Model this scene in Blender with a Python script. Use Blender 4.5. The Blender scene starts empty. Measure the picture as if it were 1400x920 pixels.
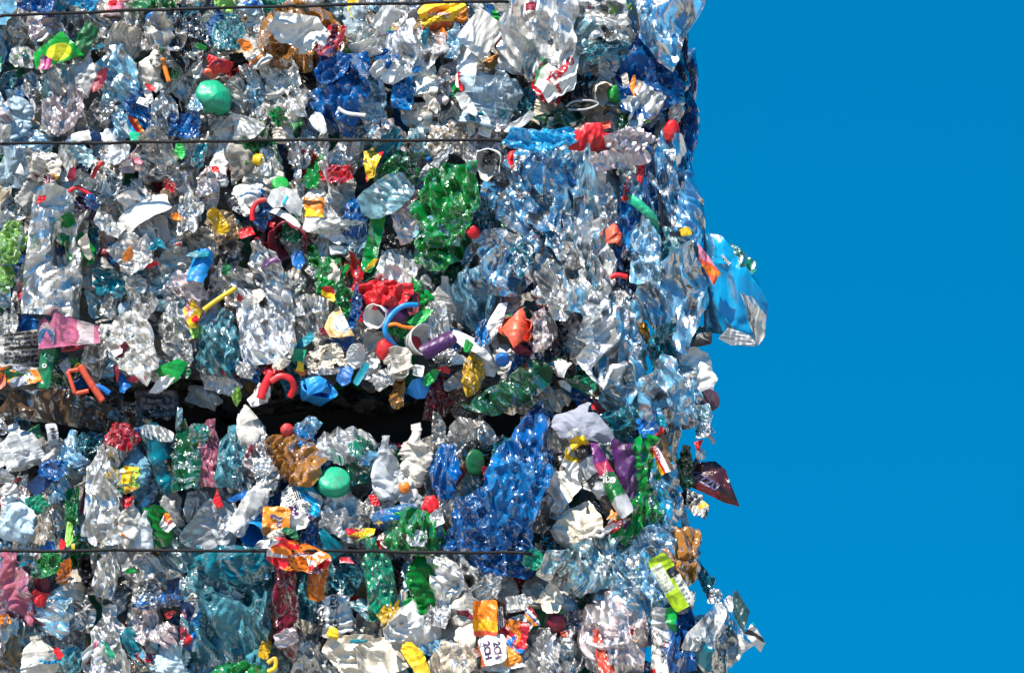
# A wall of baled plastic bottles against a blue sky
SUN_E = 5.0
SKY_STR = 0.15
SKY_SAT = 1.5
SKY_TINT = (0.15, 1.155, 0.86)
SKY_LIFT = 0.5
EXPO = 0.78
N_SHRED = 215
import bpy, math, random
import numpy as np
from mathutils import Vector, Matrix
R = math.radians
C = bpy.context.scene.collection
scene = bpy.context.scene

# ------------------------------------------------------------------ camera
PITCH = R(8.0)
TGT = Vector((0.0, 0.0, 2.60))
DIST = 6.0
FWD = Vector((0, math.cos(PITCH), math.sin(PITCH)))
UPV = Vector((0, -math.sin(PITCH), math.cos(PITCH)))
RGT = Vector((1, 0, 0))
EYE = TGT - FWD * DIST
cam_d = bpy.data.cameras.new('camera')
cam_d.sensor_width = 36.0
cam_d.lens = 36.0 * DIST / 1.4
cam_d.clip_start = 0.05
cam_d.clip_end = 5000
cam = bpy.data.objects.new('camera', cam_d)
C.objects.link(cam)
cam.location = EYE
cam.rotation_euler = (R(90) + PITCH, 0, 0)
scene.camera = cam

def at(u, v, y):
    """photo measure (1000 units to the metre on the bale face) -> point at depth y"""
    d = FWD * DIST + RGT * ((u - 700) / 1000.0) + UPV * ((460 - v) / 1000.0)
    t = (y - EYE.y) / d.y
    return EYE + d * t

# ------------------------------------------------------------------ light
SUN_EL, SUN_AZ = R(53), R(-38)          # azimuth measured from the camera side (-y), negative = to the left
sd = Vector((math.sin(SUN_AZ) * math.cos(SUN_EL), -math.cos(SUN_AZ) * math.cos(SUN_EL), math.sin(SUN_EL)))
sun_d = bpy.data.lights.new('sun', 'SUN')
sun_d.energy = SUN_E
sun_d.angle = R(0.5)
sun_d.color = (1.0, 0.92, 0.80)
sun = bpy.data.objects.new('sun', sun_d)
C.objects.link(sun)
sun.location = (-3, -5, 8)
sun.rotation_euler = sd.to_track_quat('Z', 'Y').to_euler()

world = bpy.data.worlds.new('World')
scene.world = world
world.use_nodes = True
nt = world.node_tree
nt.nodes.clear()
sky = nt.nodes.new('ShaderNodeTexSky')
sky.sky_type = 'NISHITA'
sky.sun_disc = False
sky.sun_elevation = SUN_EL
sky.sun_rotation = math.atan2(sd.x, sd.y)
sky.altitude = 1500
sky.air_density = 1.0
sky.dust_density = 0.2
sky.ozone_density = 3.0
hs = nt.nodes.new('ShaderNodeHueSaturation')
hs.inputs['Saturation'].default_value = SKY_SAT
mul = nt.nodes.new('ShaderNodeMix')
mul.data_type = 'RGBA'
mul.blend_type = 'MULTIPLY'
mul.inputs[0].default_value = 1.0
mul.inputs[7].default_value = (*SKY_TINT, 1)
# a deep polarised blue: the sky is read higher up than the line of sight so that it pales less at the horizon
geo = nt.nodes.new('ShaderNodeTexCoord')
lift = nt.nodes.new('ShaderNodeVectorMath')
lift.operation = 'ADD'
lift.inputs[1].default_value = (0, 0, SKY_LIFT)
nrm = nt.nodes.new('ShaderNodeVectorMath')
nrm.operation = 'NORMALIZE'
bg = nt.nodes.new('ShaderNodeBackground')
bg.inputs['Strength'].default_value = SKY_STR
out = nt.nodes.new('ShaderNodeOutputWorld')
L = nt.links.new
L(geo.outputs['Generated'], lift.inputs[0])
L(lift.outputs[0], nrm.inputs[0])
L(nrm.outputs[0], sky.inputs['Vector'])
L(sky.outputs[0], hs.inputs['Color'])
L(hs.outputs[0], mul.inputs[6])
L(mul.outputs[2], bg.inputs['Color'])
L(bg.outputs[0], out.inputs['Surface'])

# ------------------------------------------------------------------ render settings
scene.view_settings.view_transform = 'Standard'
scene.view_settings.look = 'None'
scene.view_settings.gamma = 1.0
scene.view_settings.exposure = EXPO
scene.render.engine = 'CYCLES'
cy = scene.cycles
cy.max_bounces = 6
cy.diffuse_bounces = 3
cy.glossy_bounces = 3
cy.transmission_bounces = 4
cy.transparent_max_bounces = 12
cy.caustics_reflective = False
cy.caustics_refractive = False
cy.sample_clamp_indirect = 4.0
cy.use_denoising = True
scene.render.threads_mode = 'AUTO'

# ------------------------------------------------------------------ materials
def new_mat(name):
    m = bpy.data.materials.new(name)
    m.use_nodes = True
    m.node_tree.nodes.clear()
    return m, m.node_tree

def nd(t, typ, **kw):
    n = t.nodes.new(typ)
    for k, v in kw.items():
        setattr(n, k, v)
    return n

def math_node(t, op, a, b=None, clamp=False):
    n = nd(t, 'ShaderNodeMath', operation=op, use_clamp=clamp)
    for i, x in enumerate((a, b)):
        if x is None:
            continue
        if isinstance(x, (int, float)):
            n.inputs[i].default_value = x
        else:
            t.links.new(x, n.inputs[i])
    return n.outputs[0]

def coords(t):
    """object space, shifted per object so that no two things wear the same wrinkles"""
    tc = nd(t, 'ShaderNodeTexCoord')
    oi = nd(t, 'ShaderNodeObjectInfo')
    sc = nd(t, 'ShaderNodeVectorMath', operation='ADD')
    m = math_node(t, 'MULTIPLY', oi.outputs['Random'], 37.0)
    t.links.new(tc.outputs['Object'], sc.inputs[0])
    t.links.new(m, sc.inputs[1])
    return sc.outputs[0], oi

def wrinkles(t, vec, strength, s1, s2, dist=0.002, k1=0.0, k2=0.0, stretch=(1.9, 1.0, 0.55), lines=0.0, turn=6.28):
    """creased surface: flat facets of two sizes, each tilted its own way, and fine ripples on them"""
    n0 = nd(t, 'ShaderNodeTexNoise')
    n0.inputs['Scale'].default_value = s1 * 0.5
    n0.inputs['Detail'].default_value = 3
    t.links.new(vec, n0.inputs['Vector'])
    va = nd(t, 'ShaderNodeVectorMath', operation='MULTIPLY_ADD')
    va.inputs[1].default_value = (0.034, 0.034, 0.034)
    t.links.new(n0.outputs['Color'], va.inputs[0])
    t.links.new(vec, va.inputs[2])
    ro = nd(t, 'ShaderNodeVectorRotate', rotation_type='AXIS_ANGLE')
    ro.inputs['Axis'].default_value = (0.35, 0.85, 0.2)
    oi = nd(t, 'ShaderNodeObjectInfo')
    t.links.new(va.outputs[0], ro.inputs['Vector'])
    t.links.new(math_node(t, 'MULTIPLY', oi.outputs['Random'], turn), ro.inputs['Angle'])
    st = nd(t, 'ShaderNodeVectorMath', operation='MULTIPLY')
    st.inputs[1].default_value = stretch
    t.links.new(ro.outputs[0], st.inputs[0])
    v = nd(t, 'ShaderNodeTexVoronoi', feature='F1')
    v.inputs['Scale'].default_value = s1
    t.links.new(st.outputs[0], v.inputs['Vector'])
    v2 = nd(t, 'ShaderNodeTexVoronoi', feature='F1')
    v2.inputs['Scale'].default_value = s2
    t.links.new(st.outputs[0], v2.inputs['Vector'])
    ed = nd(t, 'ShaderNodeTexVoronoi', feature='DISTANCE_TO_EDGE')
    ed.inputs['Scale'].default_value = s1
    t.links.new(st.outputs[0], ed.inputs['Vector'])
    el = nd(t, 'ShaderNodeMapRange')
    el.inputs[1].default_value = 0.0
    el.inputs[2].default_value = 0.075
    el.inputs[3].default_value = 1.0
    el.inputs[4].default_value = 0.0
    t.links.new(ed.outputs['Distance'], el.inputs[0])
    n = nd(t, 'ShaderNodeTexNoise')
    n.inputs['Scale'].default_value = s2 * 0.8
    n.inputs['Detail'].default_value = 4
    n.inputs['Roughness'].default_value = 0.6
    n.inputs['Distortion'].default_value = 0.6
    t.links.new(st.outputs[0], n.inputs['Vector'])
    h = math_node(t, 'MULTIPLY_ADD', v.outputs['Distance'], 0.9)
    t.links.new(n.outputs['Fac'], h.node.inputs[2])
    b = nd(t, 'ShaderNodeBump')
    b.inputs['Strength'].default_value = strength
    b.inputs['Distance'].default_value = dist
    t.links.new(h, b.inputs['Height'])
    cur = b.outputs['Normal']
    for vor, k in ((v, k1), (v2, k2)):
        if not k:
            continue
        c = nd(t, 'ShaderNodeVectorMath', operation='SUBTRACT')
        c.inputs[1].default_value = (.5, .5, .5)
        t.links.new(vor.outputs['Color'], c.inputs[0])
        m = nd(t, 'ShaderNodeVectorMath', operation='MULTIPLY_ADD')
        m.inputs[1].default_value = (k, k, k)
        t.links.new(c.outputs[0], m.inputs[0])
        t.links.new(cur, m.inputs[2])
        cur = m.outputs[0]
    nz = nd(t, 'ShaderNodeVectorMath', operation='NORMALIZE')
    t.links.new(cur, nz.inputs[0])
    sp = nd(t, 'ShaderNodeSeparateColor')
    t.links.new(v.outputs['Color'], sp.inputs[0])
    sp2 = nd(t, 'ShaderNodeSeparateColor')
    t.links.new(v2.outputs['Color'], sp2.inputs[0])
    cell = math_node(t, 'MULTIPLY_ADD', sp.outputs[0], 0.6)
    t.links.new(math_node(t, 'MULTIPLY', sp2.outputs[1], 0.4), cell.node.inputs[2])
    if lines:
        return nz.outputs[0], n.outputs['Fac'], cell, math_node(t, 'MULTIPLY', el.outputs[0], math_node(t, 'MULTIPLY', n.outputs['Fac'], lines))
    return nz.outputs[0], n.outputs['Fac'], cell

def thin_plastic(name, opac, opac_noise, rough, ior, bump, s1=55, s2=140, trans_mix=0.3, tint_pow=0.6, fres_gain=1.0, k1=0.7, k2=0.6, cellop=0.4, rough2=0.34, attr=None, grime=0.28, turn=6.28, vary=0.0, lines=0.6, stretch=(1.9, 1.0, 0.55)):
    m, t = new_mat(name)
    vec, oi = coords(t)
    nrm, nz, vd, crease = wrinkles(t, vec, bump, s1, s2, k1=k1, k2=k2, stretch=stretch, lines=lines, turn=turn)
    if attr:
        ca = nd(t, 'ShaderNodeAttribute', attribute_name=attr)
        col = ca.outputs['Color']
    else:
        col = oi.outputs['Color']
    # dust and dried residue in patches of their own shape
    dn = nd(t, 'ShaderNodeTexNoise')
    dn.inputs['Scale'].default_value = 30
    dn.inputs['Detail'].default_value = 6
    dn.inputs['Roughness'].default_value = 0.72
    t.links.new(vec, dn.inputs['Vector'])
    dm = nd(t, 'ShaderNodeMapRange')
    dm.inputs[1].default_value = 0.52
    dm.inputs[2].default_value = 0.74
    dm.inputs[4].default_value = grime
    t.links.new(dn.outputs['Fac'], dm.inputs[0])
    dx = nd(t, 'ShaderNodeMix', data_type='RGBA')
    t.links.new(dm.outputs[0], dx.inputs[0])
    t.links.new(col, dx.inputs[6])
    dx.inputs[7].default_value = (0.22, 0.17, 0.12, 1)
    col = dx.outputs[2]
    # tint of what is seen through it
    g = nd(t, 'ShaderNodeGamma')
    g.inputs['Gamma'].default_value = tint_pow
    t.links.new(col, g.inputs['Color'])
    tr = nd(t, 'ShaderNodeBsdfTransparent')
    t.links.new(g.outputs[0], tr.inputs['Color'])
    df = nd(t, 'ShaderNodeBsdfDiffuse')
    tl = nd(t, 'ShaderNodeBsdfTranslucent')
    t.links.new(col, df.inputs['Color'])
    t.links.new(col, tl.inputs['Color'])
    t.links.new(nrm, df.inputs['Normal'])
    t.links.new(nrm, tl.inputs['Normal'])
    body = nd(t, 'ShaderNodeMixShader')
    body.inputs[0].default_value = trans_mix
    t.links.new(df.outputs[0], body.inputs[1])
    t.links.new(tl.outputs[0], body.inputs[2])
    lw = nd(t, 'ShaderNodeLayerWeight')
    lw.inputs['Blend'].default_value = 0.35
    t.links.new(nrm, lw.inputs['Normal'])
    # whitened where the plastic is stressed, thicker where it turns away
    big = nd(t, 'ShaderNodeTexNoise')
    big.inputs['Scale'].default_value = 22
    big.inputs['Detail'].default_value = 4
    big.inputs['Roughness'].default_value = 0.65
    t.links.new(vec, big.inputs['Vector'])
    mr = nd(t, 'ShaderNodeMapRange')
    mr.inputs[1].default_value = 0.38
    mr.inputs[2].default_value = 0.66
    mr.inputs[3].default_value = 0.0
    mr.inputs[4].default_value = opac_noise
    t.links.new(big.outputs['Fac'], mr.inputs[0])
    o1 = math_node(t, 'MULTIPLY', lw.outputs['Facing'], 0.35)
    o2 = math_node(t, 'ADD', o1, mr.outputs[0])
    o2 = math_node(t, 'ADD', o2, math_node(t, 'MULTIPLY', vd, cellop))
    o2 = math_node(t, 'ADD', o2, crease)
    if vary:
        rv = math_node(t, 'FRACT', math_node(t, 'MULTIPLY', oi.outputs['Random'], 7.31))
        o2 = math_node(t, 'ADD', o2, math_node(t, 'MULTIPLY', rv, vary))
    o3 = math_node(t, 'ADD', o2, opac, clamp=True)
    mx = nd(t, 'ShaderNodeMixShader')
    t.links.new(o3, mx.inputs[0])
    t.links.new(tr.outputs[0], mx.inputs[1])
    t.links.new(body.outputs[0], mx.inputs[2])
    gl = nd(t, 'ShaderNodeMixShader')
    gl.inputs[0].default_value = 0.42
    for i_, r_ in ((1, rough), (2, rough2)):
        g_ = nd(t, 'ShaderNodeBsdfGlossy')
        g_.inputs['Roughness'].default_value = r_
        t.links.new(nrm, g_.inputs['Normal'])
        t.links.new(g_.outputs[0], gl.inputs[i_])
    fr = nd(t, 'ShaderNodeFresnel')
    fr.inputs['IOR'].default_value = ior
    t.links.new(nrm, fr.inputs['Normal'])
    fg = math_node(t, 'MULTIPLY', fr.outputs[0], fres_gain, clamp=True)
    fin = nd(t, 'ShaderNodeMixShader')
    t.links.new(fg, fin.inputs[0])
    t.links.new(mx.outputs[0], fin.inputs[1])
    t.links.new(gl.outputs[0], fin.inputs[2])
    o = nd(t, 'ShaderNodeOutputMaterial')
    t.links.new(fin.outputs[0], o.inputs['Surface'])
    return m

def opaque(name, rough, spec, bump, s1=50, s2=160, attr=None, dirt=0.25, metallic=0.0, k1=0.0, k2=0.0):
    m, t = new_mat(name)
    vec, oi = coords(t)
    nrm, nz, vd = wrinkles(t, vec, bump, s1, s2, k1=k1, k2=k2)
    if attr:
        ca = nd(t, 'ShaderNodeAttribute', attribute_name=attr)
        col = ca.outputs['Color']
    else:
        col = oi.outputs['Color']
    # grime in patches of its own shape
    gn = nd(t, 'ShaderNodeTexNoise')
    gn.inputs['Scale'].default_value = 38
    gn.inputs['Detail'].default_value = 5
    gn.inputs['Roughness'].default_value = 0.7
    t.links.new(vec, gn.inputs['Vector'])
    mr = nd(t, 'ShaderNodeMapRange')
    mr.inputs[1].default_value = 0.5
    mr.inputs[2].default_value = 0.75
    mr.inputs[4].default_value = dirt
    t.links.new(gn.outputs['Fac'], mr.inputs[0])
    mx = nd(t, 'ShaderNodeMix', data_type='RGBA')
    t.links.new(mr.outputs[0], mx.inputs[0])
    t.links.new(col, mx.inputs[6])
    mx.inputs[7].default_value = (0.10, 0.085, 0.07, 1)
    p = nd(t, 'ShaderNodeBsdfPrincipled')
    t.links.new(mx.outputs[2], p.inputs['Base Color'])
    p.inputs['Roughness'].default_value = rough
    p.inputs['Metallic'].default_value = metallic
    p.inputs['Specular IOR Level'].default_value = spec
    rr = math_node(t, 'MULTIPLY_ADD', gn.outputs['Fac'], 0.3)
    rr.node.inputs[2].default_value = max(0.0, rough - 0.12)
    t.links.new(rr, p.inputs['Roughness'])
    t.links.new(nrm, p.inputs['Normal'])
    o = nd(t, 'ShaderNodeOutputMaterial')
    t.links.new(p.outputs[0], o.inputs['Surface'])
    return m

MAT = {}
LONG = (2.4, 1.0, 0.40)
DRAPE = (2.2, 1.0, 0.24)
DRAPE2 = (2.3, 1.0, 0.32)
MAT['clear'] = thin_plastic('clear_plastic', 0.06, 0.36, 0.13, 1.6, 0.42, s1=24, s2=55, k1=0.62, k2=0.14, cellop=0.22, lines=0.5, rough2=0.32, fres_gain=0.95, trans_mix=0.10, vary=0.45, stretch=DRAPE2, turn=0.7)
MAT['frost'] = thin_plastic('milky_plastic', 0.14, 0.45, 0.12, 1.6, 0.45, s1=24, s2=60, k1=0.75, k2=0.18, cellop=0.28, trans_mix=0.12, lines=0.4, vary=0.35, stretch=DRAPE2, turn=0.7)
MAT['tint'] = thin_plastic('tinted_plastic', 0.34, 0.25, 0.09, 1.45, 0.45, s1=24, s2=60, tint_pow=0.8, k1=0.7, k2=0.18, cellop=0.3, fres_gain=0.65, rough2=0.22, lines=0.3, vary=0.25, stretch=DRAPE2, turn=0.7)
MAT['film'] = thin_plastic('thin_film', 0.06, 0.38, 0.13, 1.55, 0.42, s1=22, s2=55, k1=0.62, k2=0.15, cellop=0.25, lines=0.5, rough2=0.32, fres_gain=0.9, trans_mix=0.12, vary=0.5, stretch=DRAPE2, turn=0.7)
MAT['sheer'] = thin_plastic('sheer_film', 0.18, 0.32, 0.11, 1.55, 0.42, s1=15, s2=42, k1=0.62, k2=0.14, cellop=0.28, lines=0.5, stretch=DRAPE, turn=0.08, tint_pow=0.5, rough2=0.28, fres_gain=1.0, vary=0.2)
MAT['bag'] = thin_plastic('bag_film', 0.62, 0.25, 0.09, 1.42, 0.45, s1=22, s2=60, trans_mix=0.3, tint_pow=0.8, k1=0.6, k2=0.18, cellop=0.25, fres_gain=0.65, rough2=0.2, lines=0.3, grime=0.3, stretch=DRAPE2, turn=0.9)
MAT['hang'] = thin_plastic('hanging_bag', 0.66, 0.14, 0.12, 1.5, 0.3, s1=14, s2=40, trans_mix=0.3, tint_pow=0.25, k1=0.25, k2=0.1, cellop=0.12, fres_gain=0.7, lines=0.4, grime=0.0, stretch=DRAPE, turn=0.08)
MAT['solid'] = opaque('hard_plastic', 0.40, 0.5, 0.3, dirt=0.62, k2=0.12)
MAT['paper'] = opaque('paper', 0.7, 0.25, 0.5, dirt=0.35, k1=0.35, k2=0.15)
MAT['print'] = opaque('printed_film', 0.28, 0.5, 0.4, attr='print', dirt=0.32, k1=0.35, k2=0.25)
MAT['label'] = thin_plastic('printed_sleeve', 0.75, 0.2, 0.2, 1.5, 0.5, attr='print')
MAT['foil'] = opaque('metal_foil', 0.25, 0.5, 0.5, dirt=0.12, metallic=0.85, k1=0.8, k2=0.5)
MAT['wire'] = opaque('black_wire', 0.6, 0.2, 0.1, dirt=0.0)

# ------------------------------------------------------------------ mesh helpers
def mesh_from(name, V, F, mat, smooth=True, vcol=None, sharp=0):
    me = bpy.data.meshes.new(name)
    V = np.asarray(V, np.float32)
    F = np.asarray(F, np.int32)
    k = F.shape[1]
    me.vertices.add(len(V))
    me.vertices.foreach_set('co', V.ravel())
    me.loops.add(F.size)
    me.loops.foreach_set('vertex_index', F.ravel())
    me.polygons.add(len(F))
    me.polygons.foreach_set('loop_start', np.arange(len(F), dtype=np.int32) * k)
    me.polygons.foreach_set('loop_total', np.full(len(F), k, np.int32))
    me.polygons.foreach_set('use_smooth', np.full(len(F), smooth, bool))
    if vcol is not None:
        a = me.color_attributes.new('print', 'FLOAT_COLOR', 'POINT')
        c = np.ones((len(V), 4), np.float32)
        c[:, :3] = vcol
        a.data.foreach_set('color', c.ravel())
    me.update()
    me.validate()
    if sharp:
        me.set_sharp_from_angle(angle=R(sharp))
    if mat:
        me.materials.append(MAT[mat])
    return me

def grid_faces(nu, nv, wrap=False, off=0, flip=False):
    i, j = np.meshgrid(np.arange(nu - 1), np.arange(nv if wrap else nv - 1), indexing='ij')
    j2 = (j + 1) % nv
    f = np.stack([i * nv + j, i * nv + j2, (i + 1) * nv + j2, (i + 1) * nv + j], -1).reshape(-1, 4) + off
    return f[:, ::-1] if flip else f

def vnoise(P, rng, f, n=4):
    """cheap smooth noise: a few random sines, about -1..1"""
    s = 0
    for _ in range(n):
        d = rng.normal(size=3)
        d /= np.linalg.norm(d)
        s = s + np.sin(P @ d * (2 * math.pi * f * rng.uniform(0.6, 1.5)) + rng.uniform(0, 6.28))
    return s / n * 1.4

def crumple(P, rng, size, n=9, amp=1.0, lo=0.10, hi=0.55, pleat=1.0, axis=None):
    """sum of folded (triangle) waves: straight creases and flat facets, fading in and out. SIZE in metres."""
    h = np.zeros(len(P))
    main = rng.normal(size=3) * (1, .6, 1)
    main = main / np.linalg.norm(main) if axis is None else np.array(axis)
    W = P + 0.07 * size * np.stack([vnoise(P, rng, 1.4 / size, 3) for _ in range(3)], -1)
    for k in range(n):
        lam = size * math.exp(rng.uniform(math.log(lo), math.log(hi)))
        d = rng.normal(size=3)
        d /= np.linalg.norm(d)
        if rng.rand() < .66 * pleat:
            d = d * .55 + main * (1 if rng.rand() < .5 else -1)
            d /= np.linalg.norm(d)
        x = W @ d / lam + rng.uniform()
        tri = np.abs(x - np.floor(x) - 0.5) * 4 - 1
        mask = np.clip(0.5 + 0.9 * vnoise(P, rng, 1.1 / size, 3), 0, 1)
        h += tri * lam * 0.085 * mask
    return h * amp

def make_obj(name, me, parent=None, color=(1, 1, 1)):
    o = bpy.data.objects.new(name, me)
    C.objects.link(o)
    if parent is not None:
        o.parent = parent
    o.color = (*color, 1)
    return o

# ------------------------------------------------------------------ shapes (local: x across, z along, -y to the viewer; metres)
def bottle_profile(style):
    if style == 'tub':
        pr = [(0, 0.0), (0, .9), (.03, 1.0), (.5, 1.05), (.93, 1.1), (.95, 1.17), (1.0, 1.17)]
    elif style == 'jug':
        pr = [(0, 0.0), (0, .85), (.04, .98), (.3, 1.0), (.55, .96), (.68, .8), (.8, .45), (.86, .3), (1.0, .28)]
    elif style == 'stub':
        pr = [(0, .0), (0, .8), (.05, .97), (.4, 1.0), (.75, .97), (.95, .85), (1.0, .6), (1.0, 0.0)]
    else:
        pr = [(0, 0.0), (.012, .55), (0, .78), (.03, .96), (.08, 1.0), (.3, 1.0), (.34, .94), (.38, 1.0), (.58, 1.0), (.68, .86), (.78, .55), (.84, .33), (.9, .27), (.905, .33), (.925, .33), (.93, .26), (1.0, .26)]
    return np.array(pr)

def bottle(w, h, seed, style='bottle', flat=0.55, amp=1.0, ribs=0.0, nu=56, nv=52, bend=0.15, hi=0.5):
    """returns (deform function, body V, F)"""
    rs = np.random.RandomState(seed)
    pr = bottle_profile(style)
    seg = np.concatenate([[0], np.cumsum(np.hypot(np.diff(pr[:, 0]) * h, np.diff(pr[:, 1]) * w / 2))])
    tt = np.linspace(0, seg[-1], nu)
    S = np.interp(tt, seg, pr[:, 0])
    RR = np.interp(tt, seg, pr[:, 1])
    rib_f = rs.uniform(9, 14)
    bx, by = rs.normal(0, bend, 2)
    size = max(w, 0.5 * (w + h) * 0.7)
    sw1, sw2, ph = rs.uniform(-.25, .25), rs.uniform(-.25, .25), rs.uniform(0, 6.28)
    st = rs.randint(1 << 30)
    def deform(s, r, th):
        """s 0..1 along, r relative radius, th angle -> xyz"""
        rr = r * (1 + ribs * np.sin(s * rib_f * 2 * math.pi) * (np.abs(s - .35) < .3))
        rr = rr * (1 + sw1 * np.sin(s * 5 + ph) * np.cos(2 * th) * .6 + sw2 * np.sin(s * 8 + ph) * .4)
        x = rr * np.cos(th) * w / 2
        y = rr * np.sin(th) * w / 2 * flat
        z = (s - .5) * h
        P = np.stack([x, y, z], -1)
        rg = np.random.RandomState(st)
        c = crumple(P, rg, size, 9, amp * .75, min(.18, .014 / size), hi + .1, .5)
        c2 = crumple(P, rg, size, 5, amp * .8, .4, 1.2, .3)
        k = np.clip(r * 1.6, .1, 1)
        x = x + c * np.cos(th) * k
        y = y + (c * np.sign(np.sin(th)) * np.abs(np.sin(th)) ** .5) * k + c2 * .8
        z = z + c2 * .6
        zz = z / h * 2
        x = x + bx * w * (zz * zz - .3)
        y = y + by * w * .4 * (zz * zz - .3)
        return np.stack([x, y, z], -1)
    th = np.linspace(0, 2 * math.pi, nv, endpoint=False)
    SS, TH = np.meshgrid(S, th, indexing='ij')
    RG = np.repeat(RR[:, None], nv, 1)
    V = deform(SS.ravel(), RG.ravel(), TH.ravel())
    F = grid_faces(nu, nv, True)
    prof = lambda s: np.interp(s, pr[2:, 0] + np.arange(len(pr) - 2) * 1e-6, pr[2:, 1])
    return deform, V, F, prof

def band(deform, prof, s0, s1, t0, t1, colf, name='label', nu=14, nv=40, off=1.03):
    """a printed sleeve that follows the crushed body"""
    s = np.linspace(s0, s1, nu)
    th = np.linspace(t0, t1, nv)
    S, T = np.meshgrid(s, th, indexing='ij')
    Rr = prof(S) * off
    V = deform(S.ravel(), Rr.ravel(), T.ravel())
    V[:, 1] -= 0.0012 * (np.sin(T.ravel()) < 0)
    vc = colf((S.ravel() - s0) / (s1 - s0), (T.ravel() - t0) / (t1 - t0))
    return mesh_from(name, V, grid_faces(nu, nv), 'print', True, vc)

def ray_outline(pts, th):
    """radius of a star-shaped outline (list of points) along the angles TH"""
    p = np.array(pts, float)
    q = np.concatenate([p, p[:1]])
    dense = np.concatenate([np.linspace(q[i], q[i + 1], 24, endpoint=False) for i in range(len(p))])
    a = np.arctan2(dense[:, 1], dense[:, 0])
    r = np.hypot(dense[:, 0], dense[:, 1])
    o = np.argsort(a)
    return np.interp(th, a[o], r[o], period=2 * math.pi)

def shape_radius(shape, th, w, h, rs, ragged):
    if isinstance(shape, (list, tuple)):
        r = ray_outline(shape, th)
    else:
        e = {'rect': 7.0, 'oval': 2.0, 'soft': 3.2, 'leaf': 1.25}[shape]
        r = (np.abs(np.cos(th) / (w / 2)) ** e + np.abs(np.sin(th) / (h / 2)) ** e) ** (-1 / e)
    n = np.zeros_like(th)
    for k in range(2, 18):
        n += rs.normal() * np.cos(k * th + rs.uniform(0, 6.28)) / (k ** .7)
    return r * (1 + ragged * .45 * n)

SOFT = ('paper', 'film', 'sheer', 'clear', 'frost', 'tint', 'bag')

def sheet(w, h, seed, shape='soft', ragged=.12, amp=1.0, curl=(0, 0), bowl=0.0, n=40, thick=.0012, hi=.5, colf=None, mat='solid', name='sheet', dens=12, pillow=0.0, axis=None):
    """a crumpled piece of sheet with real thickness; returns mesh and height(x, z)"""
    rs = np.random.RandomState(seed)
    size = (w + h) / 2
    a = np.linspace(-1, 1, n)
    A, B = np.meshgrid(a, a, indexing='ij')
    A, B = A.ravel(), B.ravel()
    m = np.maximum(np.abs(A), np.abs(B))
    th = np.arctan2(B, A + 1e-9)
    # spread the square's corners over the outline
    Rad = shape_radius(shape, th, w, h, rs, ragged)
    x, z = m * Rad * np.cos(th), m * Rad * np.sin(th)
    st = rs.randint(1 << 30)
    cx, cz = curl
    tw = rs.uniform(-.25, .25)
    def height(x, z):
        P = np.stack([x, np.zeros_like(x), z], -1)
        rg = np.random.RandomState(st)
        y = crumple(P, rg, size, dens + (4 if size > .09 else 0), amp, (min(.12, .018 / size) if axis is not None else min(.13, .013 / size)) if mat in SOFT else .13, hi, 1.0 if axis is None else 1.4, axis) * 1.4
        y = y + cx * x * x / w * 4 + cz * z * z / h * 4 + tw * x * z / size * 1.2
        return y + bowl * (x * x / (w * w) + z * z / (h * h)) * 4 * size
    y = height(x, z)
    N = len(x)
    rim = np.clip(1 - m ** 4, 0, 1)
    up = y - (thick / 2 + pillow * size * rim)
    if pillow:
        rg2 = np.random.RandomState(st + 1)
        up = up + crumple(np.stack([x, 0 * x + 9, z], -1), rg2, size, 9, amp * .9, min(.1, .011 / size), .5) * rim
    lo = y + (thick / 2 + pillow * size * rim * .6)
    V = np.concatenate([np.stack([x, up, z], -1), np.stack([x, lo, z], -1)])
    F = np.concatenate([grid_faces(n, n), grid_faces(n, n, off=N, flip=True)])
    idx = np.arange(N).reshape(n, n)
    b = np.concatenate([idx[0, :-1], idx[:-1, -1], idx[-1, :0:-1], idx[:0:-1, 0]])
    b2 = np.roll(b, -1)
    F = np.concatenate([F, np.stack([b, b + N, b2 + N, b2], -1)])
    vc = None
    if colf is not None:
        c = colf(x / w * 2, z / h * 2)
        vc = np.concatenate([c, c])
    return mesh_from(name, V, F, mat, True, vc, 16), (lambda X, Z: height(X, Z) - thick / 2 - pillow * size)

def lathe(prof, nv, name, mat, seed=0, dent=0.0, ribs=0, ribamp=0.0, squash=1.0, vcolf=None):
    """prof: (r, axial) pairs, axis along -y (towards the viewer)"""
    rs = np.random.RandomState(seed)
    pr = np.array(prof, float)
    th = np.linspace(0, 2 * math.pi, nv, endpoint=False)
    Rr, TH = np.meshgrid(pr[:, 0], th, indexing='ij')
    Yy = np.repeat(pr[:, 1][:, None], nv, 1)
    if ribs:
        outer = (Rr > pr[:, 0].max() * .97)
        Rr = Rr * (1 + ribamp * np.sign(np.sin(TH * ribs)) * outer)
    x, z = Rr * np.cos(TH), Rr * np.sin(TH) * squash
    P = np.stack([x, -Yy, z], -1).reshape(-1, 3)
    if dent:
        size = pr[:, 0].max() * 2
        c = crumple(P, rs, size, 6, dent, .3, .9)
        c2 = crumple(P, rs, size, 6, dent, .3, .9)
        P = P + np.stack([c, c2 * .8, c2], -1)
    return mesh_from(name, P, grid_faces(len(pr), nv, True, flip=True), mat, True)

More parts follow.
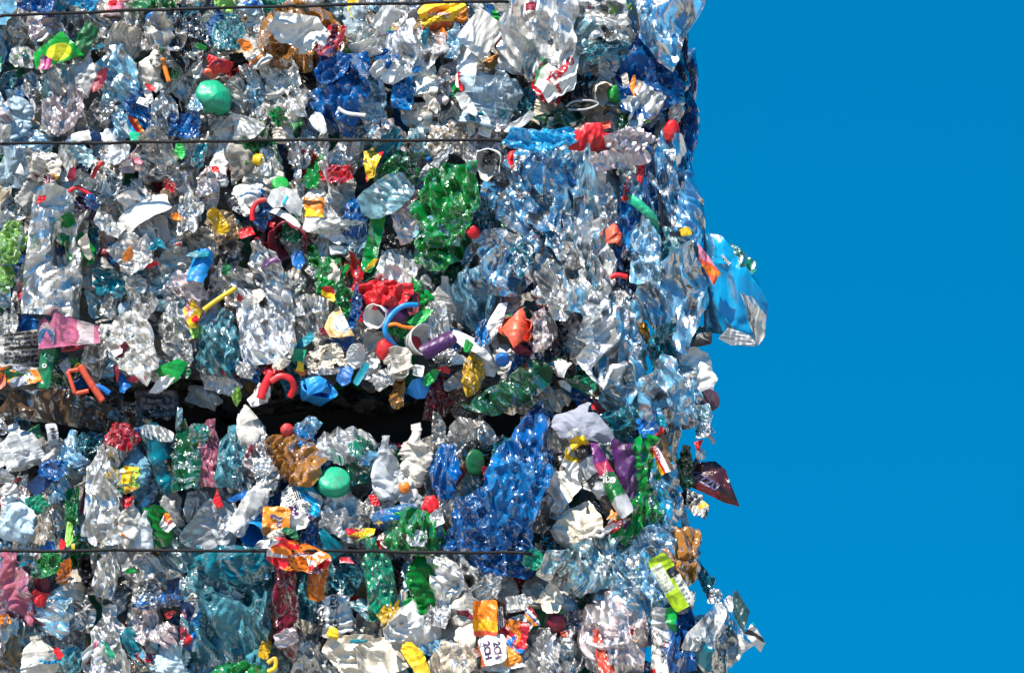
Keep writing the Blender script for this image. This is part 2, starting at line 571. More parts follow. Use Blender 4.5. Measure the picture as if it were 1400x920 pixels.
def tube(pts, rad, name, mat, n=8, flatten=1.0, up=Vector((0, 1, 0)), cap=True):
    """swept tube through points (Catmull-Rom), closed ends"""
    p = [Vector(q) for q in pts]
    P = []
    for i in range(len(p) - 1):
        a, b, c, d = p[max(i - 1, 0)], p[i], p[i + 1], p[min(i + 2, len(p) - 1)]
        for k in range(8):
            t = k / 8
            P.append(.5 * ((2 * b) + (c - a) * t + (2 * a - 5 * b + 4 * c - d) * t * t + (3 * b - a - 3 * c + d) * t ** 3))
    P.append(p[-1])
    V, F = [], []
    M = len(P)
    for i, q in enumerate(P):
        d = (P[min(i + 1, M - 1)] - P[max(i - 1, 0)]).normalized()
        s = d.cross(up)
        s = s.normalized() if s.length > 1e-4 else Vector((1, 0, 0))
        uu = s.cross(d).normalized()
        r = rad if not callable(rad) else rad(i / (M - 1))
        for k in range(n):
            a = 2 * math.pi * k / n
            V.append(q + s * (math.cos(a) * r) + uu * (math.sin(a) * r * flatten))
    for e in (0, M - 1):
        V += [P[e]] * n
    V = np.array([tuple(v) for v in V])
    F = [grid_faces(M, n, True)]
    k = np.arange(n)
    k2 = (k + 1) % n
    F.append(np.stack([k2, k, M * n + k, M * n + k2], -1))
    o = (M - 1) * n
    F.append(np.stack([o + k, o + k2, (M + 1) * n + k2, (M + 1) * n + k], -1))
    return mesh_from(name, V, np.concatenate(F), mat, True)

def text_mesh(txt, size, name, mat, fn, x0, z0, rot, bold=.0, lift=.0009, shear=0.0, sx=1.0):
    cu = bpy.data.curves.new('lettering', 'FONT')
    cu.body = txt
    cu.size = size
    cu.align_x = 'CENTER'
    cu.align_y = 'CENTER'
    cu.offset = bold
    cu.shear = shear
    cu.resolution_u = 3
    cu.extrude = .0003
    o = bpy.data.objects.new('lettering', cu)
    me = bpy.data.meshes.new_from_object(o)
    bpy.data.objects.remove(o)
    bpy.data.curves.remove(cu)
    v = np.empty(len(me.vertices) * 3, np.float32)
    me.vertices.foreach_get('co', v)
    v = v.reshape(-1, 3)
    c, s = math.cos(-rot), math.sin(-rot)
    X = v[:, 0] * sx * c - v[:, 1] * s + x0
    Z = v[:, 0] * sx * s + v[:, 1] * c + z0
    Y = fn(X.astype(float), Z.astype(float)) - lift - v[:, 2]
    w = np.stack([X, Y, Z], -1).astype(np.float32)
    me.vertices.foreach_set('co', w.ravel())
    me.update()
    me.name = name
    me.materials.clear()
    me.materials.append(MAT[mat])
    return me
# ------------------------------------------------------------------ colours
COL = dict(
 CL=((.94, .915, .86), 'clear'), CB=((.62, .79, .88), 'bluish clear'), CT=((.36, .66, .73), 'teal clear'), CG=((.66, .62, .55), 'greyish clear'),
 CP=((.84, .66, .66), 'pinkish clear'), CA=((.80, .66, .48), 'tan clear'), W=((.74, .73, .70), 'white'), IV=((.74, .66, .54), 'cream'), GY=((.42, .43, .45), 'grey'), G=((.006, .33, .05), 'green'),
 DG=((.006, .12, .04), 'dark green'), LG=((.30, .60, .10), 'lime green'), MG=((.006, .36, .19), 'mint green'), B=((.004, .135, .46), 'blue'),
 MB=((.006, .24, .64), 'bright blue'), TD=((.13, .38, .47), 'teal'), LB=((.01, .48, .88), 'pale blue'), PB=((.13, .54, .94), 'pale blue'), DB=((.006, .03, .11), 'navy blue'), TE=((.006, .22, .30), 'teal'), RD=((.64, .012, .02), 'red'),
 DR=((.22, .010, .03), 'dark red'), OR=((.85, .22, .015), 'orange'), CO=((.78, .10, .045), 'coral red'), YE=((.88, .55, .015), 'yellow'), PU=((.06, .009, .09), 'purple'),
 BR=((.50, .22, .04), 'amber'), DN=((.15, .09, .05), 'brown'), BK=((.012, .012, .015), 'black'), PK=((.78, .24, .34), 'pink'), LV=((.32, .34, .42), 'lavender grey'))

THINGS = []          # [object, u, v, size, landmark or None, description]
COVER = np.zeros((98, 116), np.float32)     # what the face already carries, 10 units a cell, from (-30,-30)

def cover(u, v, w, h, rot):
    c, s = math.cos(R(rot)), math.sin(R(rot))
    jj, ii = np.meshgrid(np.arange(116) * 10 - 25, np.arange(98) * 10 - 25)
    dx, dy = jj - u, ii - v
    a, b = dx * c + dy * s, -dx * s + dy * c
    COVER[(np.abs(a) / (w / 2) ) ** 2.5 + (np.abs(b) / (h / 2)) ** 2.5 < 0.8] += 1

def register(o, u, v, w, h, rot, name, cat, L, lm, desc, group=None):
    o['category'] = cat
    if L:
        o['label'] = L
    if group:
        o['group'] = group
    THINGS.append([o, u, v, max(w, h), lm, desc])
    cover(u, v, w, h, rot)

SEED = [100]
def seed():
    SEED[0] += 7
    return SEED[0]

def place(o, u, v, dep, rot, tx=None, tz=None, rs=None):
    rs = rs or np.random.RandomState(SEED[0])
    tx = rs.uniform(-18, 18) if tx is None else tx
    tz = rs.uniform(-24, 24) if tz is None else tz
    o.matrix_world = Matrix.Translation(at(u, v, -dep / 1000.0)) @ Matrix.Rotation(R(rot), 4, 'Y') @ Matrix.Rotation(R(tx), 4, 'X') @ Matrix.Rotation(R(tz), 4, 'Z')

def root(name):
    o = bpy.data.objects.new(name, None)
    o.empty_display_size = .02
    C.objects.link(o)
    return o

# ------------------------------------------------------------------ print patterns: (a, b) in -1..1 -> colour
TINTED = {'CT': (.10, .38, .46), 'CB': (.22, .48, .62), 'CA': (.50, .34, .16)}

def rgb(k):
    return np.array(COL[k][0]) if isinstance(k, str) else np.array(k)

def pat_patches(keys, sd, f=1.3):
    """irregular printed areas, one colour each"""
    def fn(a, b):
        rs = np.random.RandomState(sd)
        P = np.stack([a, 0 * a, b], -1)
        P = P + .25 * np.stack([vnoise(P, rs, .8, 3) for _ in range(3)], -1)
        n = len(keys) * 2 + 1
        c = rs.uniform(-1, 1, (n, 3))
        d = ((P[:, None, ::2] - c[None, :, ::2]) ** 2).sum(-1)
        i = d.argmin(1) % len(keys)
        o = np.array([rgb(k) for k in keys])[i]
        j = d.argmin(1)
        row = np.floor((P[:, 2] + 1) * 8)
        kk = (P[:, 2] + 1) * 8 - row
        tab = rs.rand(40, 40)
        dash = tab[np.clip(row.astype(int), 0, 39), np.clip(((P[:, 0] + 1.4) * 13).astype(int), 0, 39)] < .6
        m = (np.abs(kk - .5) < .28) & dash & (j % 3 == 1)
        o[m] = np.where(o[m].mean(1, keepdims=True) > .3, o[m] * .12, .75)
        return o
    return fn

def pat_bands(stops, ang=0.0, wob=.06, sd=1):
    """stops: [(upper limit along the direction, colour), ...]"""
    def fn(a, b):
        rs = np.random.RandomState(sd)
        t = a * math.sin(R(ang)) + b * math.cos(R(ang))
        t = t + wob * vnoise(np.stack([a, 0 * a, b], -1), rs, .7, 3)
        o = np.zeros((len(a), 3))
        o[:] = rgb(stops[-1][1])
        for lim, k in reversed(stops[:-1]):
            o[t < lim] = rgb(k)
        return o
    return fn

def pat_lines(base, ink, rows, fill=.7, ang=0.0, sd=3):
    """lines of small type, too small to read: ink dashes on a base"""
    def fn(a, b):
        c, s = math.cos(R(ang)), math.sin(R(ang))
        x, y = a * c - b * s, a * s + b * c
        r = np.floor((y + 1) / 2 * rows)
        k = (y + 1) / 2 * rows - r
        rs = np.random.RandomState(sd)
        tab = rs.rand(64, 40)
        q = tab[np.clip(r.astype(int), 0, 63), np.clip(((x + 1) * 18).astype(int), 0, 39)]
        m = (np.abs(k - .5) < .27) & (q < fill) & (np.abs(x) < .8)
        o = np.zeros((len(a), 3))
        o[:] = rgb(base)
        o[m] = rgb(ink)
        return o
    return fn

# ------------------------------------------------------------------ makers
def B(u, v, w, h, rot=0, col='CL', dep=0, mat='clear', style='bottle', flat=None, cap=None, lab=None, L=None, lm=None, name='crushed_bottle', cat='bottle', ribs=None, amp=None, hi=.5, tx=None, tz=None, desc=None, flatten=None):
    if mat in ('clear', 'tint') and style in ('bottle', 'stub', 'jug') and not cap and not lab and np.random.RandomState(SEED[0]).rand() < (flatten if flatten is not None else .9 if mat == 'tint' else .75 if L is None else .6):
        sil = [(-.5, .5), (.5, .5), (.54, .1), (.48, -.2), (.2, -.38), (.17, -.52), (-.17, -.52), (-.2, -.38), (-.5, -.2), (-.46, .1)] if style == 'bottle' else [(-.5, .52), (.5, .5), (.5, -.4), (.4, -.52), (-.42, -.5), (-.5, -.38)]
        return S(u, v, w, h, rot, col, dep, (('frost' if flatten or (col in ('CL', 'CP', 'CA', 'CG') and SEED[0] % 9 < 5) else 'film') if mat == 'clear' else 'tint'), [(x * w, y * h) for x, y in sil], .05, 1.3 if amp is None else amp * 1.2, pillow=.07, L=L, lm=lm, name=name, cat=cat, dens=14, hi=.45, tx=tx, tz=tz, desc=desc or 'flattened %s %s' % (COL[col][1], 'jug' if style == 'jug' else 'bottle'))
    sd = seed()
    rs = np.random.RandomState(sd)
    flat = rs.uniform(.28, .42) if flat is None else flat
    ribs = (rs.choice([0, .02, .05]) if ribs is None else ribs)
    amp = rs.uniform(.8, 1.25) if amp is None else amp
    w, h = w * 1.05, h * 1.05
    big = max(w, h)
    if mat == 'clear' and col in ('CL', 'CP', 'CA') and rs.rand() < .12:
        mat = 'frost'
    if style == 'bottle' and L is None:
        if lab is None and rs.rand() < .16:
            lab = pat_patches([['W', 'RD', 'W', 'B'], ['B', 'W', 'MB'], ['G', 'W', 'YE'], ['OR', 'W', 'YE', 'OR'], ['RD', 'W', 'DR'], ['W', 'LB', 'W']][rs.randint(6)], sd)
        if cap is None and rs.rand() < .12:
            cap = ['B', 'RD', 'W', 'G', 'MB', 'W', 'YE', 'DB'][rs.randint(8)]
    q = 64 if big > 60 else 48 if big > 36 else 32
    q = int(q * 1.25) if big > 100 else q
    df, V, F, prof = bottle(w / 1000, h / 1000, sd, style, flat, amp, ribs, q, int(q * .95), rs.uniform(.03, .2), hi)
    c = np.clip(rgb(TINTED.get(col, col) if mat == 'tint' else col) * rs.uniform(.92, 1.06) * (rs.uniform(.84, 1.03) * (1 + rs.uniform(-.09, .07) * np.array([1, .15, -1])) if mat in ('clear', 'frost') else 1), 0, .94)
    me = mesh_from('bottle_body', V, F, mat, sharp=18)
    if cap or lab:
        o = root(name)
        make_obj('body', me, o, c)
        if lab:
            s0 = rs.uniform(.18, .3)
            t0 = rs.uniform(math.pi, math.pi * 1.25)
            lb = band(df, prof, s0, s0 + rs.uniform(.2, .34), t0, t0 + rs.uniform(1.6, 3.0), lab)
            make_obj('label', lb, o)
        if cap:
            r = w / 1000 * .17
            p0, p1 = df(np.array([.93]), np.array([0.0]), np.array([0.0]))[0], df(np.array([1.0]), np.array([0.0]), np.array([0.0]))[0]
            cm = lathe([(0, r * .9), (r * .8, r * .9), (r * .97, r * .75), (r, r * .5), (r, -r * .6), (r * .9, -r * .6), (r * .88, r * .4), (0, r * .5)], 36, 'cap', 'solid', ribs=16, ribamp=.03)
            cc = make_obj('cap', cm, o, rgb(cap))
            dv = Vector(p1 - p0)
            cc.matrix_parent_inverse = Matrix.Identity(4)
            cc.matrix_basis = Matrix.Translation(Vector(p1)) @ dv.to_track_quat('-Y', 'Z').to_matrix().to_4x4()
    else:
        o = make_obj(name, me, None, c)
    o.name = name
    if L is None:
        dep += rs.uniform(-14, 10)
    place(o, u, v, dep, rot, tx, tz, rs)
    d = desc or {'bottle': 'crushed %s bottle', 'stub': 'flattened %s bottle', 'tub': 'squashed %s tub', 'jug': 'crushed %s jug'}[style] % COL[col][1]
    register(o, u, v, w * .95, h * .95, rot, name, cat, L, lm, d)
    return o

SCALE = 1.10
def S(u, v, w, h, rot=0, col='W', dep=20, mat='solid', shape='soft', ragged=.14, amp=1.0, curl=None, bowl=0.0, L=None, lm=None, name='plastic_scrap', cat='scrap', colf=None, tx=None, tz=None, desc=None, text=None, n=None, dens=10, pillow=0.0, thick=.0012, hi=.55, adj='torn', axis=None):
    sd = seed()
    rs = np.random.RandomState(sd)
    if not isinstance(shape, (list, tuple)):
        w, h = w * SCALE, h * SCALE
    big = max(w, h)
    if mat == 'paper' and shape == 'soft':
        k_ = rs.randint(5, 9)
        a_ = (np.arange(k_) + rs.uniform(-.28, .28, k_)) * 2 * math.pi / k_
        shape = [(w * .6 * math.cos(x) * f, h * .6 * math.sin(x) * f) for x, f in zip(a_, rs.uniform(.82, 1.1, k_))]
        ragged *= .35
    if mat == 'solid' and dens == 10:
        dens, amp = 5, amp * .75
        if shape == 'soft' and not pillow:
            k_ = rs.randint(4, 7)
            a_ = np.sort(rs.uniform(0, 6.28 / k_ * .8, k_) + np.arange(k_) * 6.28 / k_)
            shape = [(w * .58 * math.cos(x) * rs.uniform(.8, 1.1), h * .56 * math.sin(x) * rs.uniform(.8, 1.1)) for x in a_]
            ragged *= .4
    n = n or (62 if big > 60 else 44 if big > 34 else 26 if big > 18 else 18)
    if colf is not None and mat not in ('label',):
        mat, n = 'print', int(n * 1.5)
    curl = (rs.uniform(-.16, .16), rs.uniform(-.16, .16)) if curl is None else curl
    sh = [(x / 1000, -y / 1000) for x, y in shape] if isinstance(shape, (list, tuple)) else shape
    me, fn = sheet(w / 1000, h / 1000, sd, sh, ragged, amp, curl, bowl, n, thick, hi, colf, mat, name, dens, pillow, (.97, .1, .2) if mat in ('sheer', 'hang') else (.93, .1, .35) if (mat == 'bag' and h > 55 or mat in ('film', 'frost', 'tint') and sd % 4 < 3) and axis is None else axis)
    c = np.clip(rgb(TINTED.get(col, col) if mat in ('tint', 'bag') else {'CB': (.28, .65, .92)}.get(col, col) if mat in ('film', 'sheer') else col) * rs.uniform(.9, 1.08), 0, .92)
    if text:
        o = root(name)
        make_obj('sheet', me, o, c)
        for (txt, size, x0, z0, rr, k) in text:
            make_obj('lettering', text_mesh(txt, size / 1000, 'lettering', 'solid', fn, x0 / 1000, z0 / 1000, R(rr), bold=size / 1000 * .03), o, rgb(k))
    else:
        o = make_obj(name, me, None, c)
    if L is None and max(w, h) > 24:
        dep += rs.uniform(-14, 10)
    place(o, u, v, dep, rot, tx, tz, rs)
    cw = COL[col][1]
    nm = name.replace('plastic_', '').replace('_', ' ')
    register(o, u, v, w, h, rot, name, cat, L, lm, desc or f'{adj} {cw} {nm}')
    return o

def F(u, v, w, h, rot=0, col='CL', dep=10, mat='film', pillow=.06, amp=1.3, shape='soft', L=None, lm=None, name='plastic_bag', cat='bag', **k):
    """a crumpled bag or film: two layers with air between"""
    if mat == 'film' and col == 'CL' and SEED[0] % 5 < 2:
        mat = 'frost'
    if shape == 'soft':
        q_ = np.random.RandomState(SEED[0] + 3)
        k_ = q_.randint(5, 9)
        a_ = (np.arange(k_) + q_.uniform(-.28, .28, k_)) * 2 * math.pi / k_
        shape = [(w * .64 * math.cos(x) * f, h * .64 * math.sin(x) * f) for x, f in zip(a_, q_.uniform(.82, 1.12, k_))]
    if pillow > .08 and mat != 'hang':
        pillow = .05 + (pillow - .05) * .45
    return S(u, v, w, h, rot, col, dep, mat, shape, k.pop('ragged', .09), amp, pillow=pillow, L=L, lm=lm, name=name, cat=cat, dens=k.pop('dens', 14), adj='crumpled', hi=k.pop('hi', .45), **k)

def K(u, v, d, col, dep=25, tx=10, tz=10, rot=0, L=None, lm=None, dent=.3, deep=.45, squash=1.0, name='bottle_cap', cat='cap', dome=.04, hollow=False):
    sd = seed()
    r = d / 2000
    hh = r * 2 * deep
    if hollow:
        pr = [(0, -hh * .9), (r * .86, -hh * .9), (r * .9, -hh * .8), (r * .9, 0), (r * .95, r * .04), (r, 0), (r, -hh * .8), (r * .93, -hh), (0, -hh)]
    else:
        pr = [(0, r * dome), (r * .45, r * dome * .9), (r * .82, 0), (r * .95, -r * .06), (r, -r * .18), (r, -hh * .55), (r * 1.0, -hh), (r * .9, -hh), (r * .88, -r * .3), (0, -r * .2)]
    me = lathe(pr, 72, name, 'solid', sd, dent, 0 if d > 34 else 22, .02, squash)
    o = make_obj(name, me, None, rgb(col))
    place(o, u, v, dep, rot, tx, tz)
    register(o, u, v, d, d * squash, rot, name, cat, L, lm, f'{COL[col][1]} {name.replace("_", " ")}')
    return o

def U(u, v, w, h, rot, col, dep=25, tx=0, tz=0, squash=1.0, L=None, lm=None, name='plastic_cup', cat='cup', dent=.6, disc=None, bandc=None, mat='solid'):
    """an open cup, mouth to the viewer; optional band round the rim and disc on its floor"""
    sd = seed()
    r, hh = w / 2000, h / 1000
    t = .0012
    pr = [(0, -hh), (r * .68, -hh), (r * .72, -hh * .95), (r * .9, -hh * .12), (r * .96, 0), (r, r * .04), (r * 1.04, 0), (r * 1.0, -hh * .1), (r * .78, -hh * 1.0), (r * .7, -hh * 1.04), (0, -hh * 1.04)]
    me = lathe(pr, 64, name, mat, sd, dent, squash=squash)
    if disc or bandc:
        o = root(name)
        make_obj('cup_wall', me, o, rgb(col))
        if disc:
            make_obj('printed_disc', lathe([(0, -hh * .93), (r * .4, -hh * .93), (r * .42, -hh * .94), (0, -hh * .945)], 40, 'printed_disc', 'solid', sd, dent * .3), o, rgb(disc))
        if bandc:
            make_obj('rim_band', lathe([(r * 1.05, r * .05), (r * 1.12, 0), (r * 1.1, -r * .5), (r * .98, -r * .5), (r * 1.03, 0)], 64, 'rim_band', 'solid', sd, dent), o, rgb(bandc))
    else:
        o = make_obj(name, me, None, rgb(col))
    place(o, u, v, dep, rot, tx, tz)
    register(o, u, v, w, w, rot, name, cat, L, lm, f'{COL[col][1]} {name.replace("_", " ")}')
    return o

def T(pts, rad, col, dep=30, name='plastic_strip', cat='strip', flatten=1.0, L=None, lm=None, mat='solid', dz=None):
    sd = seed()
    q = [at(p[0], p[1], -((p[2] if len(p) > 2 else dep)) / 1000) for p in pts]
    m = sum(q, Vector()) / len(q)
    o = make_obj(name, tube([p - m for p in q], rad / 1000, name, mat, 10, flatten), None, rgb(col))
    o.location = m
    us, vs = [p[0] for p in pts], [p[1] for p in pts]
    register(o, sum(us) / len(us), sum(vs) / len(vs), 8, 8, 0, name, cat, L, lm, f'thin {COL[col][1]} {name.replace("_", " ").replace("plastic ", "")}')
    return o
# ================================================================== THE UPPER BALE, top row above and below the first wire
B(20, 4, 48, 40, 80, 'CL', 0)
F(108, 2, 44, 34, 0, 'LB', 8, 'bag', L='small pale blue bag above the top wire beside a teal strip', lm='small pale blue bag')
S(84, 4, 13, 40, 0, 'TE', 16, L='narrow teal strip standing above the top wire', lm='teal strip')
B(60, 4, 36, 40, 10, 'CP', 0)
B(165, 2, 38, 44, 0, 'CP', 4, lab=pat_patches(['RD', 'W', 'PK'], 3))
S(192, 2, 34, 26, 60, 'DG', 12)
F(228, 4, 30, 28, 20, 'G', 10, 'tint', L='small bright green film above the top wire', lm='small green film')
B(140, 2, 30, 40, 0, 'CL', 0)
B(262, 6, 34, 30, 70, 'CT', 6, 'tint')
S(308, 5, 26, 22, 0, 'LG', 12, name='plastic_film', cat='film')
B(345, 4, 30, 34, 20, 'CB', 8, lab=pat_patches(['B', 'W'], 5))
S(388, 3, 26, 16, 40, 'G', 14)
F(432, 4, 34, 24, 60, 'CA', 8)
S(482, 4, 52, 14, 85, 'YE', 14, L='long yellow scrap lying along the top wire', lm='yellow scrap')
B(560, 4, 44, 30, 85, 'CL', 4)
S(612, 3, 26, 20, 0, 'B', 8)
B(650, 6, 40, 36, 70, 'CB', 4)
B(520, 2, 30, 34, 15, 'CB', 4)
# -- below the wire
F(42, 48, 58, 54, 25, 'CL', 6, pillow=.14, L='puffy whitish clear bag near the corner where the top wire starts', lm='puffy whitish bag')
S(78, 72, 62, 46, -20, 'G', 30, colf=lambda a, b: np.where(((a * 1.3 - .1) ** 2 + (b * 1.4) ** 2 < .45)[:, None], rgb((.62, .62, .02)), rgb((.01, .30, .03))), bowl=-.05, L='leaf green wrapper with a yellow middle, cupped open', lm='green and yellow wrapper', name='food_wrapper', cat='wrapper')
S(62, 86, 20, 26, 15, 'PU', 44, colf=pat_bands([(-.6, (.3, .02, .12)), (-.2, (.6, .25, .35)), (.1, (.3, .02, .12)), (.5, (.55, .15, .28)), (2, (.3, .02, .12))], 80), L='pleated magenta scrap tucked against the green and yellow wrapper', lm='pleated magenta scrap')
S(30, 78, 30, 28, 0, 'W', 20, 'film', colf=None, text=[('*', 22, 4, -6, 10, 'TE'), ('*', 15, -8, -4, 0, 'LG'), ('*', 10, 2, 7, 0, 'LG')], L='white film printed with a teal star and small green stars', lm='star printed film', name='printed_film', cat='film')
S(117, 55, 34, 44, 25, 'DG', 22, curl=(.3, 0), L='dark green folded scrap beside the green and yellow wrapper', lm='dark green folded scrap')
B(112, 100, 40, 66, 15, 'CL', 10)
B(160, 104, 62, 84, -4, 'CB', 14, flat=.45, ribs=.03, L='big crushed bluish clear bottle with a dented round belly', lm='round bellied bottle')
S(170, 58, 50, 46, 30, 'IV', 14, 'film', name='plastic_film', cat='film')
K(209, 28, 22, 'B', 30, 20, -10, L='small blue cap just under the top wire', lm='small blue cap')
F(258, 55, 54, 74, 10, 'BK', 22, 'bag', pillow=.06, L='black bag, its colour standing in for a shaded cavity near the top wire', lm='black cave-like bag')  # the black carries the shade of the cavity
T([(222, 80), (226, 95), (231, 112)], 3.2, 'OR', 34, 'straw', 'straw', .6, L='short orange straw sticking up by the round bellied bottle', lm='orange straw')
B(206, 96, 34, 52, 5, 'CL', 6)
B(22, 155, 40, 66, -8, 'CB', 8, lab=None, L='smooth bluish bottle with a white shine at the wall edge above the second wire', lm='smooth bluish bottle')
B(50, 125, 42, 56, -30, 'CL', 8)
F(95, 168, 76, 42, -5, 'CG', 10, shape='soft', L='greyish crumpled film fan above the second wire', lm='greyish film fan', name='plastic_film', cat='film')
B(80, 112, 38, 48, 10, 'CT', 6)
for (x, y, w, h, r) in ((186, 118, 30, 12, 60), (202, 128, 34, 10, 70), (196, 140, 20, 12, 30), (214, 120, 16, 12, -20)):
    S(x, y, w, h, r, 'W', 26)
S(206, 120, 14, 8, 40, 'RD', 30)
B(224, 156, 38, 66, 4, 'CL', 8)
B(243, 172, 24, 32, 10, 'B', 12, 'tint', 'stub')
S(182, 176, 28, 30, 20, 'OR', 26, colf=pat_bands([(-.3, 'W'), (.0, 'LB'), (.4, 'RD'), (.7, 'OR'), (2, 'YE')], 30), name='food_wrapper', cat='wrapper', L='little wrapper in orange, red and white above the second wire', lm='striped little wrapper')
S(105, 188, 44, 18, -10, 'W', 20)
K(130, 188, 20, 'DB', 22, 0, 20)
B(10, 115, 24, 52, 20, 'CT', 4, 'tint')
B(8, 60, 26, 50, 0, 'TE', -6, 'tint', 'stub')
B(205, 55, 26, 34, 0, 'CG', 4)
S(232, 60, 14, 26, 20, 'BR', 18)
B(140, 150, 38, 40, 40, 'CG', 2)
B(170, 165, 34, 46, -10, 'CB', 4)
B(60, 165, 34, 46, 0, 'CG', 2)
# -- second tile
B(312, 45, 46, 60, 10, 'CT', 6, 'tint', amp=1.4, L='teal crumpled bottle just below the top wire', lm='teal crumpled bottle')
S(303, 88, 32, 26, 10, 'RD', 36, ragged=.3, curl=(.3, .2), L='red torn scrap shaped like a flower above the green domed lid', lm='red torn scrap')
S(288, 98, 22, 16, 30, 'CO', 26)
K(295, 130, 50, 'MG', 34, -18, 12, 20, L='glossy green domed lid, one edge torn, in the clear bottles of the top bale', lm='green domed lid', dome=.34, deep=.5, squash=.86, name='lid', cat='lid', dent=.6)
F(412, 54, 104, 82, 0, 'BR', 20, 'bag', pillow=.10, bowl=-.05, L='amber plastic bag holding a crumpled white liner', lm='amber bag with white liner')
S(404, 40, 66, 40, 10, 'W', 48, 'paper', 'soft', .26, 1.5, L='crumpled white liner inside the amber bag', lm='white liner', name='paper_liner', cat='paper')
S(424, 58, 44, 26, -25, 'W', 50, 'paper', ragged=.2, curl=(.2, .2), adj='folded')
B(485, 42, 36, 64, 180, 'CB', 12, L='clear bottle hanging neck down beside the amber bag', lm='neck down bottle')
T([(483, 82), (485, 96), (483, 112)], 2.0, 'W', 26, 'plastic_strip', 'strip')
K(480, 108, 12, 'RD', 32, 30, 30)
B(326, 82, 18, 40, 75, 'BK', 14, 'tint', 'stub', desc='flattened black bottle')
S(268, 74, 62, 15, -65 + 90 + 60, 'W', 22, 'film')
B(347, 70, 28, 50, -35, 'CL', 16, lab=pat_patches(['OR', 'W', 'OR'], 2))
S(334, 62, 22, 14, 40, 'OR', 34)
F(397, 138, 72, 62, -10, 'CG', 12, 'film', pillow=.2, L='dented greyish clear bag round as a ball under the amber bag', lm='round greyish bag')
B(338, 108, 32, 40, -20, 'CL', 8)
F(466, 126, 66, 104, 5, 'B', 36, 'bag', pillow=.14, amp=1.4, L='deep blue glossy bag hanging over the second wire', lm='deep blue bag')
F(455, 96, 48, 40, -20, 'B', 42, 'bag', pillow=.2, L='small blue puffed bag on top of the deep blue bag', lm='blue puffed bag')
T([(462, 148), (475, 155), (500, 158)], 2.6, 'W', 44, 'plastic_strip', 'strip', .5)
B(388, 180, 30, 32, 0, 'CL', 10)
B(424, 165, 22, 66, 5, 'CB', 6)
F(325, 178, 64, 36, 0, 'CL', 8)
S(262, 172, 28, 34, 10, 'B', 14, 'bag')
B(312, 158, 40, 60, 70, 'CG', 4)
B(355, 165, 34, 50, 20, 'CG', 0)
B(270, 145, 30, 46, -10, 'CL', 2)
B(275, 115, 26, 40, 30, 'CG', 2)
S(426, 92, 34, 40, 0, 'BK', 0, 'bag', name='plastic_film', cat='film')  # black sheet in place of a dark gap's shade
# -- third tile
S(527, 25, 24, 36, 38, 'W', 30, 'solid', 'rect', .05, .8)
S(549, 22, 16, 28, 10, 'W', 26, 'film', 'rect', .06)
S(562, 32, 14, 16, -10, 'W', 30)
S(606, 20, 60, 36, -8, 'YE', 30, colf=pat_patches([(.9, .55, .02), (.85, .25, .02), (.9, .5, .02), (.5, .1, .02)], 8), pillow=.12, amp=1.4, L='shiny orange and yellow foil wrapper close under the top wire', lm='shiny orange foil wrapper', name='food_wrapper', cat='wrapper')
S(590, 38, 26, 28, 20, 'DR', 26, colf=pat_patches(['DR', 'RD', 'OR', 'PU'], 3), name='food_wrapper', cat='wrapper')
S(604, 50, 12, 22, 10, 'OR', 34)
S(658, 46, 44, 52, 38, 'CL', 44, 'film', 'rect', .02, .35, (.02, .02), L='square clear plastic tray standing on its corner', lm='square clear tray', name='tray', cat='tray')
S(638, 86, 27, 66, 6, 'W', 34, 'solid', 'rect', .04, .5, L='smooth white card strip beneath the square clear tray', lm='white card strip', name='card_strip', cat='card')
S(630, 113, 30, 7, 85, 'RD', 38)
B(621, 56, 22, 50, 10, 'CB', 22, ribs=0)
F(557, 70, 98, 60, 0, 'CL', 16, pillow=.18, L='large clear bag with glassy folds under the orange foil wrapper', lm='large glassy bag')
S(527, 98, 42, 32, 10, 'W', 34, 'paper', ragged=.2, amp=1.5, L='crumpled white paper lump beside the deep blue bag', lm='white paper lump', name='paper_scrap', cat='paper')
K(685, 62, 22, 'RD', 34, 10, -20, L='red cap under the corner of the square clear tray', lm='red cap by the tray', dome=.2)
F(550, 128, 40, 52, 5, 'MB', 14, 'bag', L='bright blue crumpled film between clear bags above the second wire', lm='bright blue film', name='plastic_film', cat='film')
F(570, 95, 12, 12, 0, 'MB', 36, 'bag')
B(668, 138, 66, 66, 8, 'CB', 26, style='tub', flat=.5, L='squashed clear tub with a teal base', lm='clear tub with teal base', name='squashed_tub', cat='tub')
S(665, 158, 46, 14, 80 + 95, 'TE', 30, 'bag')
B(688, 118, 24, 60, -15, 'CL', 30)
S(632, 124, 30, 22, 0, 'G', 20, 'bag', L='green film flap beside the squashed clear tub', lm='green film flap', name='plastic_film', cat='film')
F(600, 162, 84, 46, 10, 'CG', 10)
S(675, 85, 26, 22, 0, 'BR', 22)
S(645, 172, 16, 30, 10, 'IV', 26)
S(663, 180, 20, 18, -20, 'W', 28)
S(674, 168, 10, 30, -30, 'CP', 30, 'film')
S(518, 186, 34, 14, 60, 'CP', 18, 'film')
F(510, 140, 36, 80, -5, 'CB', 12)
S(590, 128, 20, 26, 30, 'IV', 22)
S(590, 140, 30, 14, 60, 'IV', 16)
S(700, 90, 20, 34, -20, 'BK', 8, 'bag')
S(702, 82, 10, 16, 20, 'PU', 20)
S(680, 28, 14, 26, -20, 'G', 18)
